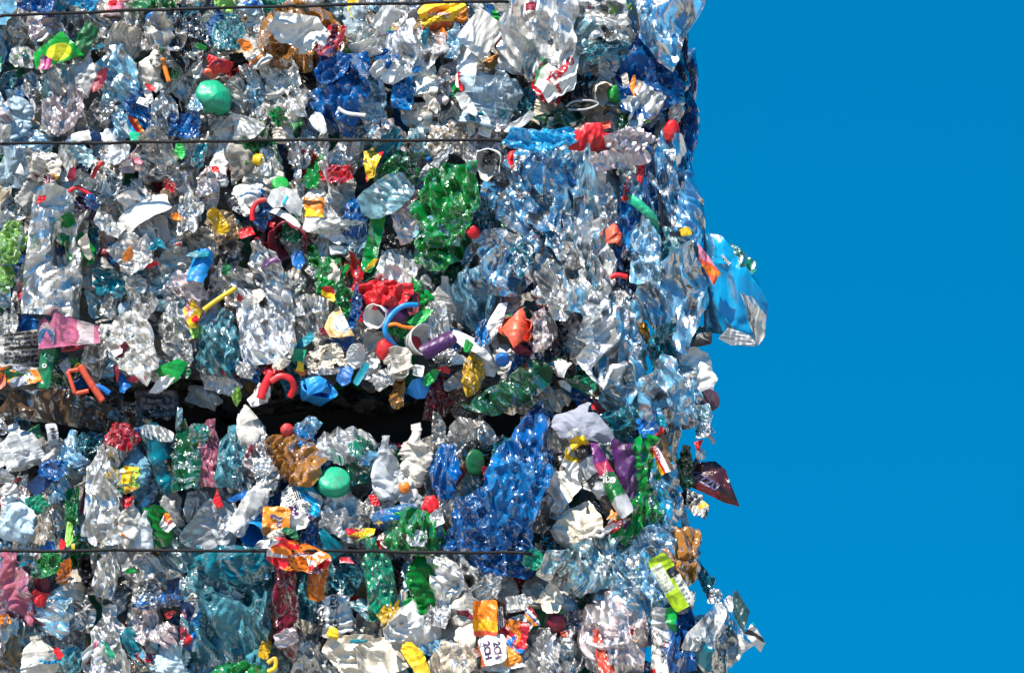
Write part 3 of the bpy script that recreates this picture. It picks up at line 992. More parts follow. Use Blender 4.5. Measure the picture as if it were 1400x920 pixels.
# -- top right of the upper bale
S(736, 52, 96, 116, 8, 'CL', 52, 'film', 'soft', .16, 1.3, (-.05, .1), L='large sheer grey film draped from the top over the bale face', lm='large sheer grey film', name='plastic_film', cat='film', pillow=.06)
S(728, 8, 26, 14, 10, 'DR', 72, curl=(.5, 0), L='small rolled red scrap high on the sheer grey film', lm='rolled red scrap')
F(815, 16, 90, 70, 20, 'CL', 40, pillow=.12)
S(908, 24, 132, 140, 0, 'PB', 68, 'sheer', [(-64, -68), (64, -68), (62, -20), (52, -2), (30, 22), (22, 50), (12, 76), (-10, 60), (-36, 24), (-64, -10)], .04, 1.25, (0, 0), pillow=.04, L='large bluish see-through film flaring out at the top corner against the sky', lm='flaring corner film', name='plastic_film', cat='film', n=72)
S(846, 8, 30, 28, 10, 'LG', 58, 'film', name='plastic_film', cat='film')
S(764, 92, 46, 80, 32, 'W', 62, 'paper', 'soft', .14, .9, (.2, 0), colf=pat_bands([(-.75, (.02, .25, .08)), (-.45, (.55, .62, .5)), (2, (.72, .72, .66))], 88), text=[('rtabo', 22, 4, -4, -76, (.5, .01, .03)), ('s', 16, 14, -26, -60, (.5, .01, .03))], L='white crumpled wrapper with curly red lettering and a green edge', lm='wrapper with red lettering', name='food_wrapper', cat='wrapper')
F(815, 58, 64, 56, 0, 'CT', 44, L='teal clear film sheet above the dark teal roll', lm='teal film sheet', name='plastic_film', cat='film')
B(824, 66, 20, 56, 65, 'TE', 58, 'tint', 'stub', L='dark teal rolled film like a sausage under the teal film sheet', lm='dark teal roll')
F(842, 42, 54, 32, -10, 'CL', 56)
F(884, 112, 80, 120, -12, 'B', 34, 'bag', pillow=.1, amp=1.1, L='deep blue film arching over the dark hollow near the corner', lm='deep blue arch', name='plastic_film', cat='film')
F(815, 106, 32, 40, 10, 'CP', 22)
U(827, 128, 30, 30, 20, 'IV', 44, 20, 40, L='ivory curled cup rim in the dark hollow', lm='ivory curled cup', name='curled_cup', dent=1.2)
K(846, 128, 24, 'G', 40, 0, 45, L='green ring cap behind the ivory curled cup', lm='green ring cap')
S(782, 122, 66, 46, 10, 'BK', 34, 'bag', name='plastic_film', cat='film')  # black film stands in for the shade of the dark hollow
S(866, 118, 8, 30, 4, 'OR', 44)
S(856, 116, 10, 32, -8, 'IV', 42)
T([(774, 146), (785, 139), (808, 138), (818, 143), (800, 150), (776, 150)], 1.6, 'GY', 46, 'wire_loop', 'wire', 1, L='thin grey loop of strap lying in the dark hollow', lm='thin grey loop')
S(884, 148, 52, 50, 45, 'CL', 60, 'film', 'soft', .3, 1.6, (.3, 0), L='fan of pleated clear film beside the deep blue arch', lm='pleated film fan', name='plastic_film', cat='film')
F(772, 166, 72, 34, -5, 'DG', 40, 'tint', L='dark green glossy film above the pale blue ribbon', lm='dark green glossy film', name='plastic_film', cat='film')
S(856, 172, 20, 26, 0, 'DG', 52, 'bag')
S(884, 163, 16, 9, 60, 'LG', 64)
S(812, 188, 72, 42, -8, 'RD', 84, 'solid', [(-36, 14), (-30, -8), (-8, -20), (12, -18), (16, -4), (36, 2), (32, 16), (4, 20)], .04, .9, (.2, .1), pillow=.05, name='plastic_bag', cat='bag', L='bright red crumpled bag near the bale corner', lm='bright red bag')
F(856, 190, 66, 26, -4, 'CP', 78, 'film')
S(822, 174, 40, 10, -18, 'CO', 66)
F(925, 130, 34, 130, 4, 'DB', 20, 'bag', pillow=.06, L='navy film hanging like a curtain along the bale corner', lm='navy curtain film', name='plastic_film', cat='film')
F(940, 165, 24, 170, 2, 'B', 8, 'bag', pillow=.08, L='blue film edge running down the corner against the sky', lm='blue corner film', name='plastic_film', cat='film')
F(926, 146, 20, 44, 8, 'CL', 44)
K(921, 181, 20, 'RD', 52, 10, 20, L='red oval cap hanging on the corner beside the sky', lm='red oval cap', squash=1.7, dome=.3, deep=.6)
F(742, 192, 100, 34, -3, 'LB', 80, 'bag', ragged=.2, amp=1.4, L='pale blue film ribbon lying across the end of the second wire', lm='pale blue ribbon', name='plastic_film', cat='film')
B(720, 135, 30, 50, 20, 'TE', 12, 'tint')
S(712, 168, 44, 14, -30, 'GY', 26)
# ================================================================== below the second wire
B(28, 228, 44, 54, 4, 'CB', 14, style='tub', ribs=0, L='square cut bluish tub below the second wire', lm='square bluish tub', name='squashed_tub', cat='tub')
S(30, 232, 15, 18, 30, 'W', 44, 'solid', [(-7, -8), (8, 4), (-5, 9)], .05, .4)
B(4, 246, 24, 60, 0, 'CB', 12)
S(62, 230, 38, 42, 15, 'W', 26, colf=pat_patches(['W', 'DR', 'W', 'IV', 'BR'], 12), pillow=.08, L='crumpled white wrapper with brown and dark red print below the second wire', lm='brown and white wrapper', name='food_wrapper', cat='wrapper')
S(90, 222, 28, 48, 15, 'W', 30, 'film', 'rect', .1, .8)
S(98, 238, 10, 20, 10, 'DR', 36)
F(114, 212, 22, 44, 0, 'DB', 14, 'tint')
T([(126, 244), (134, 228), (148, 214), (153, 214)], 3, 'RD', 36, 'plastic_strip', 'strip', .6, L='red curved strip below the second wire', lm='red curved strip')
B(146, 215, 26, 44, 10, 'CA', 12)
B(172, 218, 18, 36, -5, 'CP', 18, lab=pat_bands([(-.0, 'YE'), (2, 'W')]))
B(187, 216, 17, 36, 5, 'CP', 18, lab=pat_bands([(-.2, 'W'), (2, 'PK')]))
B(211, 220, 46, 58, 0, 'CL', 14, amp=1.4, L='glittering clear bottle tight under the second wire', lm='glittering clear bottle')
S(246, 206, 14, 26, -20, 'G', 24)
B(50, 268, 40, 52, 50, 'CG', 8)
B(8, 264, 24, 30, 20, 'TE', 16, 'tint', 'stub')
B(76, 350, 80, 182, 3, 'CL', 34, mat='clear', style='stub', flatten=1, amp=1.0, L='very large silvery clear jug lying upright, the biggest bottle of the upper bale', lm='large silvery jug', name='crushed_jug', cat='jug')
S(56, 273, 14, 9, -40, 'RD', 60)
T([(94, 262), (105, 256), (117, 262), (128, 271)], 3, 'RD', 40, 'plastic_strip', 'strip', .6, L='red strip bent over the top of the large silvery jug', lm='red bent strip')
F(118, 286, 24, 46, -30, 'PU', 16, 'tint')
S(146, 280, 54, 36, -15, 'W', 24, 'film')
B(186, 270, 46, 48, 0, 'CG', 14, amp=1.5)
S(184, 296, 84, 26, -30, 'W', 34, 'solid', 'rect', .05, .6, (.3, 0), L='folded white tray rim slanting across clear bottles', lm='folded white tray', name='tray', cat='tray')
S(202, 318, 54, 34, -15, 'GY', 24, 'film', 'rect', .05, .5)
B(184, 346, 60, 54, 50, 'CL', 28, ribs=0, L='smooth whitish bottle with a pointed end under the folded white tray', lm='pointed whitish bottle')
S(152, 350, 15, 34, 10, 'B', 18, 'bag')
S(212, 336, 8, 26, 40, 'TE', 44)
S(218, 332, 8, 18, -40, 'TE', 44)
B(238, 250, 28, 56, 5, 'CL', 12)
K(228, 266, 20, 'DN', 18, 0, 0)
S(240, 297, 14, 10, 20, 'OR', 26)
B(122, 322, 28, 54, 5, 'TE', 12, 'tint', L='dark teal bottle standing beside the large silvery jug', lm='dark teal bottle')
B(136, 372, 40, 52, 10, 'CG', 10, cap='DR')
S(206, 361, 20, 9, -10, 'RD', 34)
B(214, 376, 38, 44, -10, 'CG', 12)
B(238, 325, 28, 44, 10, 'CG', 12)
B(20, 288, 40, 44, 60, 'CG', 8)
F(14, 332, 38, 52, 8, 'LG', 30, 'bag', pillow=.12, L='lime green crumpled bag at the bale edge beside the large silvery jug', lm='lime green bag')
F(10, 378, 22, 46, 0, 'LG', 24, 'bag', pillow=.12, desc='crumpled green bag')
B(30, 395, 28, 70, 5, 'CG', 12)
# --
B(258, 284, 32, 90, 0, 'CL', 14)
B(335, 220, 46, 42, 80, 'CG', 16, ribs=0)
B(370, 218, 38, 50, 10, 'CL', 14)
B(340, 266, 40, 38, 30, 'CL', 18)
B(300, 225, 26, 60, 5, 'CL', 12, lab=pat_patches(['W', 'RD', 'W', 'PU'], 4))
S(408, 212, 28, 36, 0, 'GY', 24, 'foil', 'soft', .2, 1.5, L='silver foil scrap folded under the second wire', lm='silver foil scrap', name='foil_scrap', cat='foil')
S(408, 232, 30, 10, 85, 'CB', 26, 'film')
K(384, 250, 24, 'G', 30, -30, 10, L='green cap behind the half white lid', lm='green cap behind the white lid')
S(390, 275, 54, 40, 12, 'W', 46, 'solid', [(-25, 8), (-22, -10), (-8, -19), (10, -18), (24, -6), (27, 14), (14, 16), (0, 8), (-14, 14)], .03, .35, (.06, .1), bowl=-.04, text=[('I', 17, -1, 1, 20, 'LB'), ('-', 14, -1, -4, 0, 'TE')], L='half white lid with a small pale blue mark', lm='half white lid', name='lid', cat='lid')
S(388, 293, 46, 10, 105 - 90 + 25, 'W', 46, 'solid', 'rect', .08, .5, (.2, .1))
F(360, 292, 24, 54, 5, 'B', 26, 'bag', L='blue film standing behind the red curved ring', lm='blue standing film', name='plastic_film', cat='film')
T([(364, 273), (352, 276), (345, 288), (345, 302)], 3.4, 'RD', 46, 'plastic_strip', 'strip', .6, L='red curved ring piece in front of a blue film', lm='red ring piece')
B(303, 308, 42, 56, -30, 'CA', 24, 'tint', lab=None, L='peach and yellow tinted bottle beside a black and white label', lm='peach tinted bottle')
S(298, 302, 18, 34, -35, 'YE', 40, 'bag')
S(326, 282, 40, 18, 40, 'BK', 40, colf=pat_patches(['BK', 'BK', 'W'], 6), name='label_scrap', cat='label', L='black and white label strip slanting beside the peach bottle', lm='black and white label')
S(337, 318, 20, 12, -25, 'RD', 46, shape='rect', ragged=.04)
S(372, 307, 7, 10, 20, 'RD', 48)
S(398, 312, 22, 34, 0, 'DG', 30, 'bag')
S(373, 330, 60, 26, 10, 'BK', 16, 'bag')
U(392, 330, 56, 30, 0, 'DR', 30, 40, -10, L='dark red cup rim, open and half hidden, above a white bottle', lm='dark red cup rim', name='crushed_cup', dent=1.0)
B(432, 275, 28, 90, 4, 'CL', 16)
B(450, 268, 36, 90, -6, 'CL', 22, ribs=0, L='long clear bottle standing upright under the second wire near the blue sheet', lm='long upright clear bottle')
S(466, 342, 36, 16, -8, 'W', 34)
S(450, 335, 30, 60, 10, 'W', 20, 'film')
S(488, 298, 32, 50, 10, 'B', 28, 'bag', 'soft', .12, .8, L='creased blue sheet beside the long upright clear bottle', lm='creased blue sheet', name='plastic_sheet', cat='sheet')
S(272, 362, 24, 46, 18, 'MB', 30, 'solid', 'rect', .1, .8, (.3, 0), L='bright blue bent flap between clear bottles', lm='bright blue flap')
B(310, 350, 54, 52, 40, 'CG', 12, amp=1.5)
B(364, 368, 42, 80, -22, 'CL', 26, amp=1.3, L='white shining bottle lying askew under the dark red cup rim', lm='askew white bottle')
S(408, 356, 16, 24, -10, 'B', 30)
B(428, 352, 18, 34, -30, 'G', 28, 'tint', 'stub', ribs=0)
F(455, 378, 46, 52, 20, 'G', 28, 'bag', L='emerald green shiny film below the long upright clear bottle', lm='emerald film', name='plastic_film', cat='film')
S(248, 208, 10, 22, -10, 'G', 26)
B(284, 250, 30, 44, 5, 'CP', 14)
B(441, 216, 16, 44, -5, 'CA', 14)
B(408, 262, 30, 46, 0, 'CG', 6)
B(474, 255, 26, 54, 0, 'CL', 12)
B(285, 262, 30, 50, 10, 'CL', 10)
B(325, 385, 44, 50, -20, 'CG', 10)
B(400, 390, 34, 60, 20, 'CG', 8)
B(300, 385, 34, 50, 10, 'CL', 14)
B(410, 300, 22, 60, 0, 'CL', 8)
B(462, 220, 20, 44, 0, 'CB', 10)
# --
S(508, 220, 32, 44, 15, 'YE', 36, colf=pat_patches(['YE', 'YE', 'RD', 'YE'], 6), L='yellow wrapper with red print just below the second wire', lm='yellow and red wrapper', name='food_wrapper', cat='wrapper')
F(552, 224, 36, 24, 60, 'DG', 30, 'bag')
F(528, 238, 24, 46, 42, 'G', 26, 'bag', L='green film beside the yellow and red wrapper', lm='green film by the yellow wrapper', name='plastic_film', cat='film')
S(528, 268, 74, 42, -30, 'CT', 50, 'film', 'soft', .12, .7, L='pale teal milky sheet slanting beside the big green bag', lm='milky teal sheet', name='plastic_sheet', cat='sheet', pillow=.03)
S(512, 325, 18, 90, 12, 'G', 34, 'bag', 'rect', .1, .8, L='long green strip of film hanging below the milky teal sheet', lm='long green strip', name='plastic_film', cat='film')
S(508, 362, 24, 6, -50, 'YE', 42)
F(620, 278, 84, 122, 8, 'G', 46, 'bag', pillow=.16, amp=1.5, L='big bright green crumpled bag, the largest green thing in the upper bale', lm='big green bag', hi=.35)
F(600, 335, 60, 66, -15, 'G', 26, 'bag', pillow=.08, amp=1.2, L='green film tail trailing out below the big green bag', lm='green film tail', name='plastic_film', cat='film')
U(668, 224, 44, 20, 0, 'W', 26, 25, -20, L='white ring shaped cup mouth beside the big green bag', lm='white ring cup', name='crushed_cup', dent=1.0)
B(688, 226, 26, 40, 0, 'CL', 26)
S(668, 216, 16, 20, 0, 'BK', 34, 'bag')
K(704, 222, 18, 'RD', 42, 0, 40, L='red cap edge beside the pale blue films', lm='red cap by the blue films', squash=1.8)
F(560, 296, 44, 66, -10, 'CP', 30, pillow=.14, L='pinkish clear bag puffed beside the big green bag', lm='pinkish puffed bag')
F(722, 262, 112, 96, 5, 'PB', 44, 'sheer', amp=1.5, pillow=.05, L='broad pale blue glittering film below the ribbon', lm='broad pale blue film', name='plastic_film', cat='film')
F(748, 224, 84, 60, -5, 'PB', 52, 'sheer', amp=1.2, pillow=.06, name='plastic_film', cat='film', desc='crumpled pale blue film')
F(692, 352, 110, 92, 0, 'PB', 48, 'sheer', amp=1.5, pillow=.06, L='glassy pale blue bag with white folds under the broad pale blue film', lm='glassy pale blue bag')
K(648, 318, 18, 'RD', 58, 20, 10, L='small red cap above the glassy pale blue bag', lm='small red cap above the glassy bag', dome=.2)
S(730, 330, 10, 16, 0, 'PK', 60, 'film')
F(714, 352, 30, 56, 5, 'TE', 58, 'film', L='teal window-like patch of film on the glassy pale blue bag', lm='teal film patch', name='plastic_film', cat='film')
F(615, 385, 54, 46, 0, 'DG', 6, 'tint')
F(540, 368, 54, 60, 0, 'CL', 24, pillow=.16, L='clear ball of film above the crumpled red lid', lm='clear film ball', name='plastic_film', cat='film')
S(582, 392, 14, 30, 0, 'W', 26, 'film')
F(540, 335, 40, 36, 0, 'BK', 8, 'tint')
B(560, 222, 34, 44, 10, 'CG', 12)
B(598, 206, 22, 28, 0, 'CB', 16)
B(638, 210, 30, 34, 0, 'CL', 14)
B(585, 240, 24, 40, 10, 'CL', 12)
S(590, 258, 30, 20, 0, 'DB', 10, 'bag')
F(660, 300, 30, 50, 0, 'TE', 34, 'tint')
# -- towards the corner
S(795, 268, 54, 120, 0, 'CL', 48, 'film', 'soft', .14, 1.5, (.25, 0), L='tall pleated clear film hanging below the bright red bag', lm='tall pleated film', name='plastic_film', cat='film', pillow=.04)
F(768, 295, 44, 130, 8, 'PB', 40, 'sheer')
T([(780, 238), (786, 248), (796, 248), (805, 232), (806, 216)], 5, 'B', 58, 'plastic_strip', 'strip', .5, L='blue ring piece under the bright red bag', lm='blue ring piece')
S(848, 216, 78, 26, -8, 'CP', 74, 'film', 'soft', .16, 1.1, L='pinkish white torn film under the bright red bag', lm='pinkish torn film', name='plastic_film', cat='film')
S(878, 228, 10, 40, 5, 'RD', 58, 'solid', 'rect', .08, 1.2, (.3, 0), L='red ribbed strip standing by the corner', lm='red ribbed strip')
T([(893, 190), (896, 230), (902, 270), (908, 335)], 2.2, 'BK', 52, 'strap', 'strap', .5, L='loose black strap hanging down along the corner', lm='black hanging strap', mat='wire')
F(886, 210, 30, 170, 0, 'B', 38, 'bag', pillow=.07, amp=.9, L='long blue film hanging behind the black strap', lm='long blue hanging film', name='plastic_film', cat='film')
F(862, 252, 30, 60, -12, 'CB', 54)
S(880, 282, 16, 66, -42, 'MG', 70, 'solid', 'soft', .08, .5, (.6, .25), L='green curved band over the bluish bottle near the corner', lm='green curved band')
F(856, 315, 30, 110, 2, 'MB', 44, 'bag')
B(882, 345, 42, 104, 2, 'CB', 62, ribs=0, flat=.5, L='slim bluish bottle hanging under the green curved band', lm='slim hanging bottle')
S(926, 262, 66, 160, 0, 'PB', 44, 'sheer', [(-30, -80), (8, -80), (22, -14), (36, 10), (38, 60), (30, 78), (-10, 78), (-26, 30)], .03, 1.5, (.1, 0), pillow=.05, n=64, L='glittering bluish film along the corner above the yellow striped strip', lm='glittering corner film', name='plastic_film', cat='film')
S(938, 316, 30, 12, -18, 'BK', 76, colf=pat_bands([(-.5, 'BK'), (.5, (.85, .5, .02)), (2, 'BK')], 90, .02), L='black strip with a yellow stripe sticking out of the corner', lm='yellow striped strip', curl=(.3, 0))
F(926, 342, 62, 50, 0, 'CT', 50, 'tint', L='greenish clear bag below the yellow striped strip', lm='greenish corner bag')
S(843, 320, 20, 34, -8, 'CO', 58, 'solid', curl=(.4, .1), L='orange red scrap between hanging clear films', lm='orange red scrap')
T([(834, 380), (844, 376), (858, 379)], 3.6, 'RD', 68, 'plastic_strip', 'strip', .6, L='small red bent strip beside the slim hanging bottle', lm='small red bent strip')
F(815, 360, 54, 110, -2, 'CL', 46, amp=1.5)
F(760, 376, 66, 120, 4, 'CL', 52, pillow=.12, amp=1.6, L='silvery crumpled bag with sharp glittering folds', lm='silvery crumpled bag')
F(916, 402, 82, 126, 0, 'CB', 58, 'sheer', amp=.8, L='broad greyish blue film hanging in front of the blue bag', lm='broad greyish film', name='plastic_film', cat='film')
F(862, 410, 50, 130, 0, 'DB', 24, 'tint')
F(850, 420, 24, 90, 6, 'DG', 32, 'tint')
F(832, 300, 24, 80, 0, 'CL', 38)
F(795, 330, 62, 190, 0, 'CB', 52, 'sheer', desc='long crumpled bluish film', name='plastic_film', cat='film')
F(848, 470, 58, 210, 2, 'PB', 56, 'sheer', desc='long crumpled pale blue film', name='plastic_film', cat='film')
F(905, 250, 40, 170, -2, 'PB', 40, 'sheer', desc='long crumpled pale blue film', name='plastic_film', cat='film')
F(770, 60, 120, 90, 0, 'CB', 36, 'sheer', desc='wide crumpled bluish film', name='plastic_film', cat='film')
# ================================================================== the upper bale's lower third
S(0, 455, 30, 80, 0, 'W', 18, 'film', name='plastic_film', cat='film')
S(30, 482, 54, 52, -8, 'GY', 36, 'paper', 'rect', .06, .7, (.15, 0), colf=pat_lines((.42, .40, .37), (.06, .06, .06), 9, .8, 4), text=[('Životní', 10, 2, -8, 4, 'BK'), ('zpečnosti', 8, 0, 8, 4, 'BK'), ('í ry', 9, -6, 18, 4, 'BK')], L='grey label sheet covered in small black type', lm='grey label with small type', name='label_sheet', cat='label')
S(62, 457, 28, 38, 0, 'PU', 70, colf=lambda a, b: np.where(((a * 1.1) ** 2 + ((b + .2) * 1.5) ** 2 < .75)[:, None], rgb((.03, .10, .22)), np.where(((a) ** 2 + ((b + .1) * 1.2) ** 2 < 1.0)[:, None], rgb((.35, .25, .28)), rgb((.16, .03, .07)))), ragged=.04, amp=.5, L='dark maroon label with a blue oval beside the pink sheet', lm='blue oval label', name='label_scrap', cat='label')
S(95, 457, 74, 54, 0, 'PK', 66, colf=lambda a, b: np.where((np.abs(np.hypot(a * 1.3, (b + .05) * .95) - .36) < .07)[:, None], rgb((.40, .10, .16)), np.where((a > .25)[:, None] & (a < .8)[:, None], rgb((.60, .50, .50)), rgb((.62, .16, .28)))), ragged=.06, amp=.7, L='pink see-through sheet with a round stamp below the large silvery jug', lm='pink sheet with round stamp', name='plastic_sheet', cat='sheet')
T([(84, 478, 44), (100, 476, 46), (118, 468, 46), (128, 456, 44)], 4, 'DR', 44, 'plastic_strip', 'strip', .5, L='dark red strip along the lower edge of the pink sheet', lm='dark red strip')
S(62, 500, 18, 56, 8, 'G', 50, 'solid', 'rect', .05, .4, (.2, 0), text=[('125', 10, 2, 12, 25, (.25, .6, .4)), ('o', 12, -1, 1, 0, 'W')], colf=pat_bands([(2, (.006, .16, .06))]), L='upright dark green label strip with a white spot', lm='green label strip', name='label_strip', cat='label')
S(28, 514, 58, 26, 4, 'OR', 46, colf=pat_patches(['OR', 'IV', 'OR', 'DG', 'LV', 'YE', 'OR'], 21), L='orange and cream wrapper with a green corner over the dark gap', lm='orange and cream wrapper', name='food_wrapper', cat='wrapper')
S(3, 518, 12, 28, 0, 'CO', 48)
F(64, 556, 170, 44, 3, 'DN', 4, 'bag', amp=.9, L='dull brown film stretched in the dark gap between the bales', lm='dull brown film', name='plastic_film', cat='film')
F(88, 508, 34, 40, 0, 'DG', 24, 'bag')
S(90, 500, 14, 24, 0, 'GY', 32)
T([(102, 503), (106, 497), (111, 500), (108, 506), (103, 504)], 1.6, 'YE', 46, 'wire_loop', 'wire')
B(130, 480, 34, 70, 18, 'CL', 32, L='white shining bottle beside the orange red frame', lm='white bottle by the orange frame')
F(182, 470, 62, 92, -18, 'CG', 34, 'film', .05, 1.0, L='smooth grey film sheet folded like a wing', lm='smooth grey wing', name='plastic_film', cat='film')
S(161, 496, 10, 44, 4, 'DR', 44)
S(160, 480, 14, 20, 0, 'W', 44)
T([(122, 527), (138, 530), (150, 538)], 4, 'B', 40, 'plastic_strip', 'strip', .6, L='blue strip poking out under the orange red frame', lm='blue poking strip')
S(168, 524, 16, 28, -20, 'B', 44, 'solid', curl=(.4, 0))
S(186, 518, 22, 10, 0, 'DR', 40)
S(236, 508, 40, 26, -30, 'G', 46, 'solid', curl=(.3, 0), L='bright green scrap with a white torn flap over the dark gap', lm='green scrap with white flap')
S(224, 524, 44, 16, -28, 'W', 54, 'solid', ragged=.2)
B(240, 450, 48, 70, -10, 'CL', 24, amp=1.2, L='clear bottle with a faint green sheen above the green scrap', lm='green sheen bottle')
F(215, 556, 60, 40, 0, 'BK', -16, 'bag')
S(216, 552, 54, 34, 0, 'GY', -4, 'paper', 'rect', .08, .9, colf=pat_lines((.05, .05, .06), (.16, .16, .17), 4, .75), name='label_sheet', cat='label', L='dark shaded label with rows of type in the gap between the bales', lm='shaded label in the gap')  # base and ink colours darkened to hold the gap's shade
B(192, 408, 48, 44, 30, 'CL', 22, ribs=0)
B(130, 408, 26, 60, -10, 'CT', 16)
B(158, 415, 36, 46, 20, 'CG', 10)
B(180, 432, 40, 30, 70, 'CB', 14)
S(152, 534, 30, 40, 0, 'BK', -10, 'bag')
# orange-red frame: a hollow moulded frame with a long bar
def frame():
    o = root('broken_handle')
    for pts, r in (([(-20, 14), (2, 18)], 3.0), ([(-20, 14), (-10, -16)], 3.0), ([(-10, -16), (8, -12)], 3.0)):
        make_obj('frame_bar', tube([Vector((x / 1000, 0, z / 1000)) for x, z in pts], r / 1000, 'frame_bar', 'solid', 8, 1.6), o, rgb('CO'))
    make_obj('long_bar', tube([Vector((x / 1000, -.004, z / 1000)) for x, z in ((-4, 22), (8, 2), (27, -26))], .0048, 'long_bar', 'solid', 8, 1.4), o, rgb('CO'))
    place(o, 113, 522, 56, 0, 5, 10)
    register(o, 113, 522, 46, 46, 0, 'broken_handle', 'handle', 'orange red open frame with a long bar, hanging over the dark gap', 'orange red frame', 'frame')
frame()
# --
S(262, 428, 26, 36, 20, 'YE', 36, colf=pat_patches(['YE', 'RD', 'W', 'YE', 'PK'], 7), L='small yellow, red and white wrapper above the teal crushed bottle', lm='small yellow wrapper', name='food_wrapper', cat='wrapper')
S(268, 454, 22, 20, 0, 'LG', 30)
T([(278, 424), (300, 408), (322, 394)], 3.2, 'YE', 46, 'straw', 'straw', 1, L='slim yellow and white stick slanting above the teal crushed bottle', lm='slim slanting stick')
B(300, 470, 60, 84, 12, 'CT', 30, 'tint', amp=1.2, L='wide teal crushed bottle beside the big frosted bottle', lm='wide teal crushed bottle')
B(366, 445, 78, 104, 172, 'CL', 40, 'clear', 'stub', flatten=1, amp=.9, L='big frosted white bottle, smooth and upright over the red handle', lm='big frosted bottle')
F(428, 435, 56, 64, -10, 'CG', 32, pillow=.2, L='round greyish bag like a bulb beside the half paper disc', lm='bulb shaped bag')
S(346, 408, 42, 20, -10, 'IV', 36, 'paper', ragged=.2, L='torn peach paper on top of the big frosted bottle', lm='torn peach paper', name='paper_scrap', cat='paper')
S(328, 408, 8, 10, 0, 'RD', 40)
S(462, 440, 42, 44, 0, 'IV', 50, 'paper', [(-20, 6), (-14, -10), (-6, -20), (2, -22), (22, 20), (0, 22), (-12, 20)], .02, .3, (.05, .05), colf=lambda a, b: np.where((np.abs(np.hypot(a - .35, b + .1) - .5) < .05)[:, None], rgb((.25, .3, .4)), np.where((np.hypot(a - .35, b + .1) < .62)[:, None], rgb((.7, .7, .68)), np.where((np.abs(np.hypot(a - .35, b + .1) - .95) < .04)[:, None], rgb((.5, .3, .1)), rgb((.72, .46, .2))))), L='half paper disc with fine rings and an orange border', lm='half paper disc', name='paper_disc', cat='paper')
S(443, 452, 14, 14, 0, 'DR', 40)
S(400, 478, 64, 12, -32, 'TE', 40, 'solid', 'rect', .08, .6, L='teal strip slanting down to the mint scrap', lm='slanting teal strip')
S(408, 486, 18, 26, 20, 'MG', 48, 'solid', 'soft', .14, .6, L='mint green scrap above the blue crushed tub', lm='mint green scrap')
S(410, 502, 10, 18, 0, 'YE', 52)
S(410, 508, 16, 12, 0, 'OR', 42)
for (x, y, w, h, r) in ((420, 492, 22, 12, 20), (436, 482, 26, 14, -30), (450, 490, 24, 14, 10), (462, 482, 20, 12, 50), (444, 500, 22, 12, -10), (428, 500, 18, 12, 40), (470, 496, 18, 10, -40), (455, 474, 18, 12, 0)):
    S(x, y, w, h, r, 'IV', 44 + (x % 7), 'paper', ragged=.25, amp=1.6, name='paper_scrap', cat='paper', adj='crumpled')
F(470, 464, 30, 30, 20, 'B', 34, 'bag', L='glossy blue film behind the half paper disc', lm='glossy blue film', name='plastic_film', cat='film')
T([(372, 508), (362, 528), (356, 545)], 6, 'RD', 46, 'plastic_strip', 'strip', .5)
T([(370, 522, 54), (384, 514, 54), (397, 518, 54), (402, 530, 50), (396, 543, 44)], 4.4, 'RD', 52, 'bag_handle', 'handle', .5, L='red curved handle hanging over the dark gap', lm='red handle')
S(356, 540, 22, 30, 30, 'W', 50, 'paper', ragged=.3, amp=1.8, name='paper_scrap', cat='paper', adj='crumpled')
S(374, 506, 26, 20, -20, 'RD', 48, 'bag')
S(384, 498, 24, 12, -20, 'IV', 52, 'paper', name='paper_scrap', cat='paper')
U(436, 530, 50, 30, 8, 'MB', 44, -25, 15, .55, L='blue crushed tub mouth over the middle of the dark gap', lm='blue crushed tub', name='crushed_tub', cat='tub', dent=1.2)
S(436, 524, 46, 24, -6, 'MB', 62, 'solid', 'soft', .1, .6, (.4, .2), L='blue folded lid on the blue crushed tub', lm='blue folded lid', name='lid', cat='lid')
S(473, 510, 24, 30, 15, 'B', 48, 'solid', 'soft', .1, .5, L='plain blue flap beside the blue crushed tub', lm='plain blue flap')
S(442, 508, 60, 8, -4, 'CL', 52, 'film')
S(487, 486, 24, 32, 10, 'W', 52, 'paper', 'oval', .06, .6, L='small white paper disc beside shredded paper', lm='small white disc', name='paper_disc', cat='paper')
S(494, 511, 9, 30, 30, 'TE', 58, 'solid', 'rect', .06, .4)
S(318, 510, 36, 12, 0, 'DR', 30)
S(336, 505, 26, 22, 20, 'W', 36, 'film', ragged=.2)
S(324, 542, 13, 26, 5, 'LG', 20, 'bag', 'leaf', .05, .3)
S(254, 508, 14, 20, 0, 'DG', 36)
B(280, 540, 46, 34, 20, 'CG', -14)
B(318, 425, 26, 40, -20, 'CA', 26)
F(468, 408, 24, 60, -15, 'G', 34, 'tint', L='green strip of film beside the half paper disc', lm='green film by the paper disc', name='plastic_film', cat='film')
S(450, 402, 14, 22, -50, 'YE', 44, colf=pat_bands([(.2, 'YE'), (2, 'RD')], 60))
B(488, 420, 16, 60, 8, 'B', 36, 'tint')
B(250, 480, 30, 44, 0, 'CL', 16)
B(395, 400, 40, 36, 60, 'CG', 14)
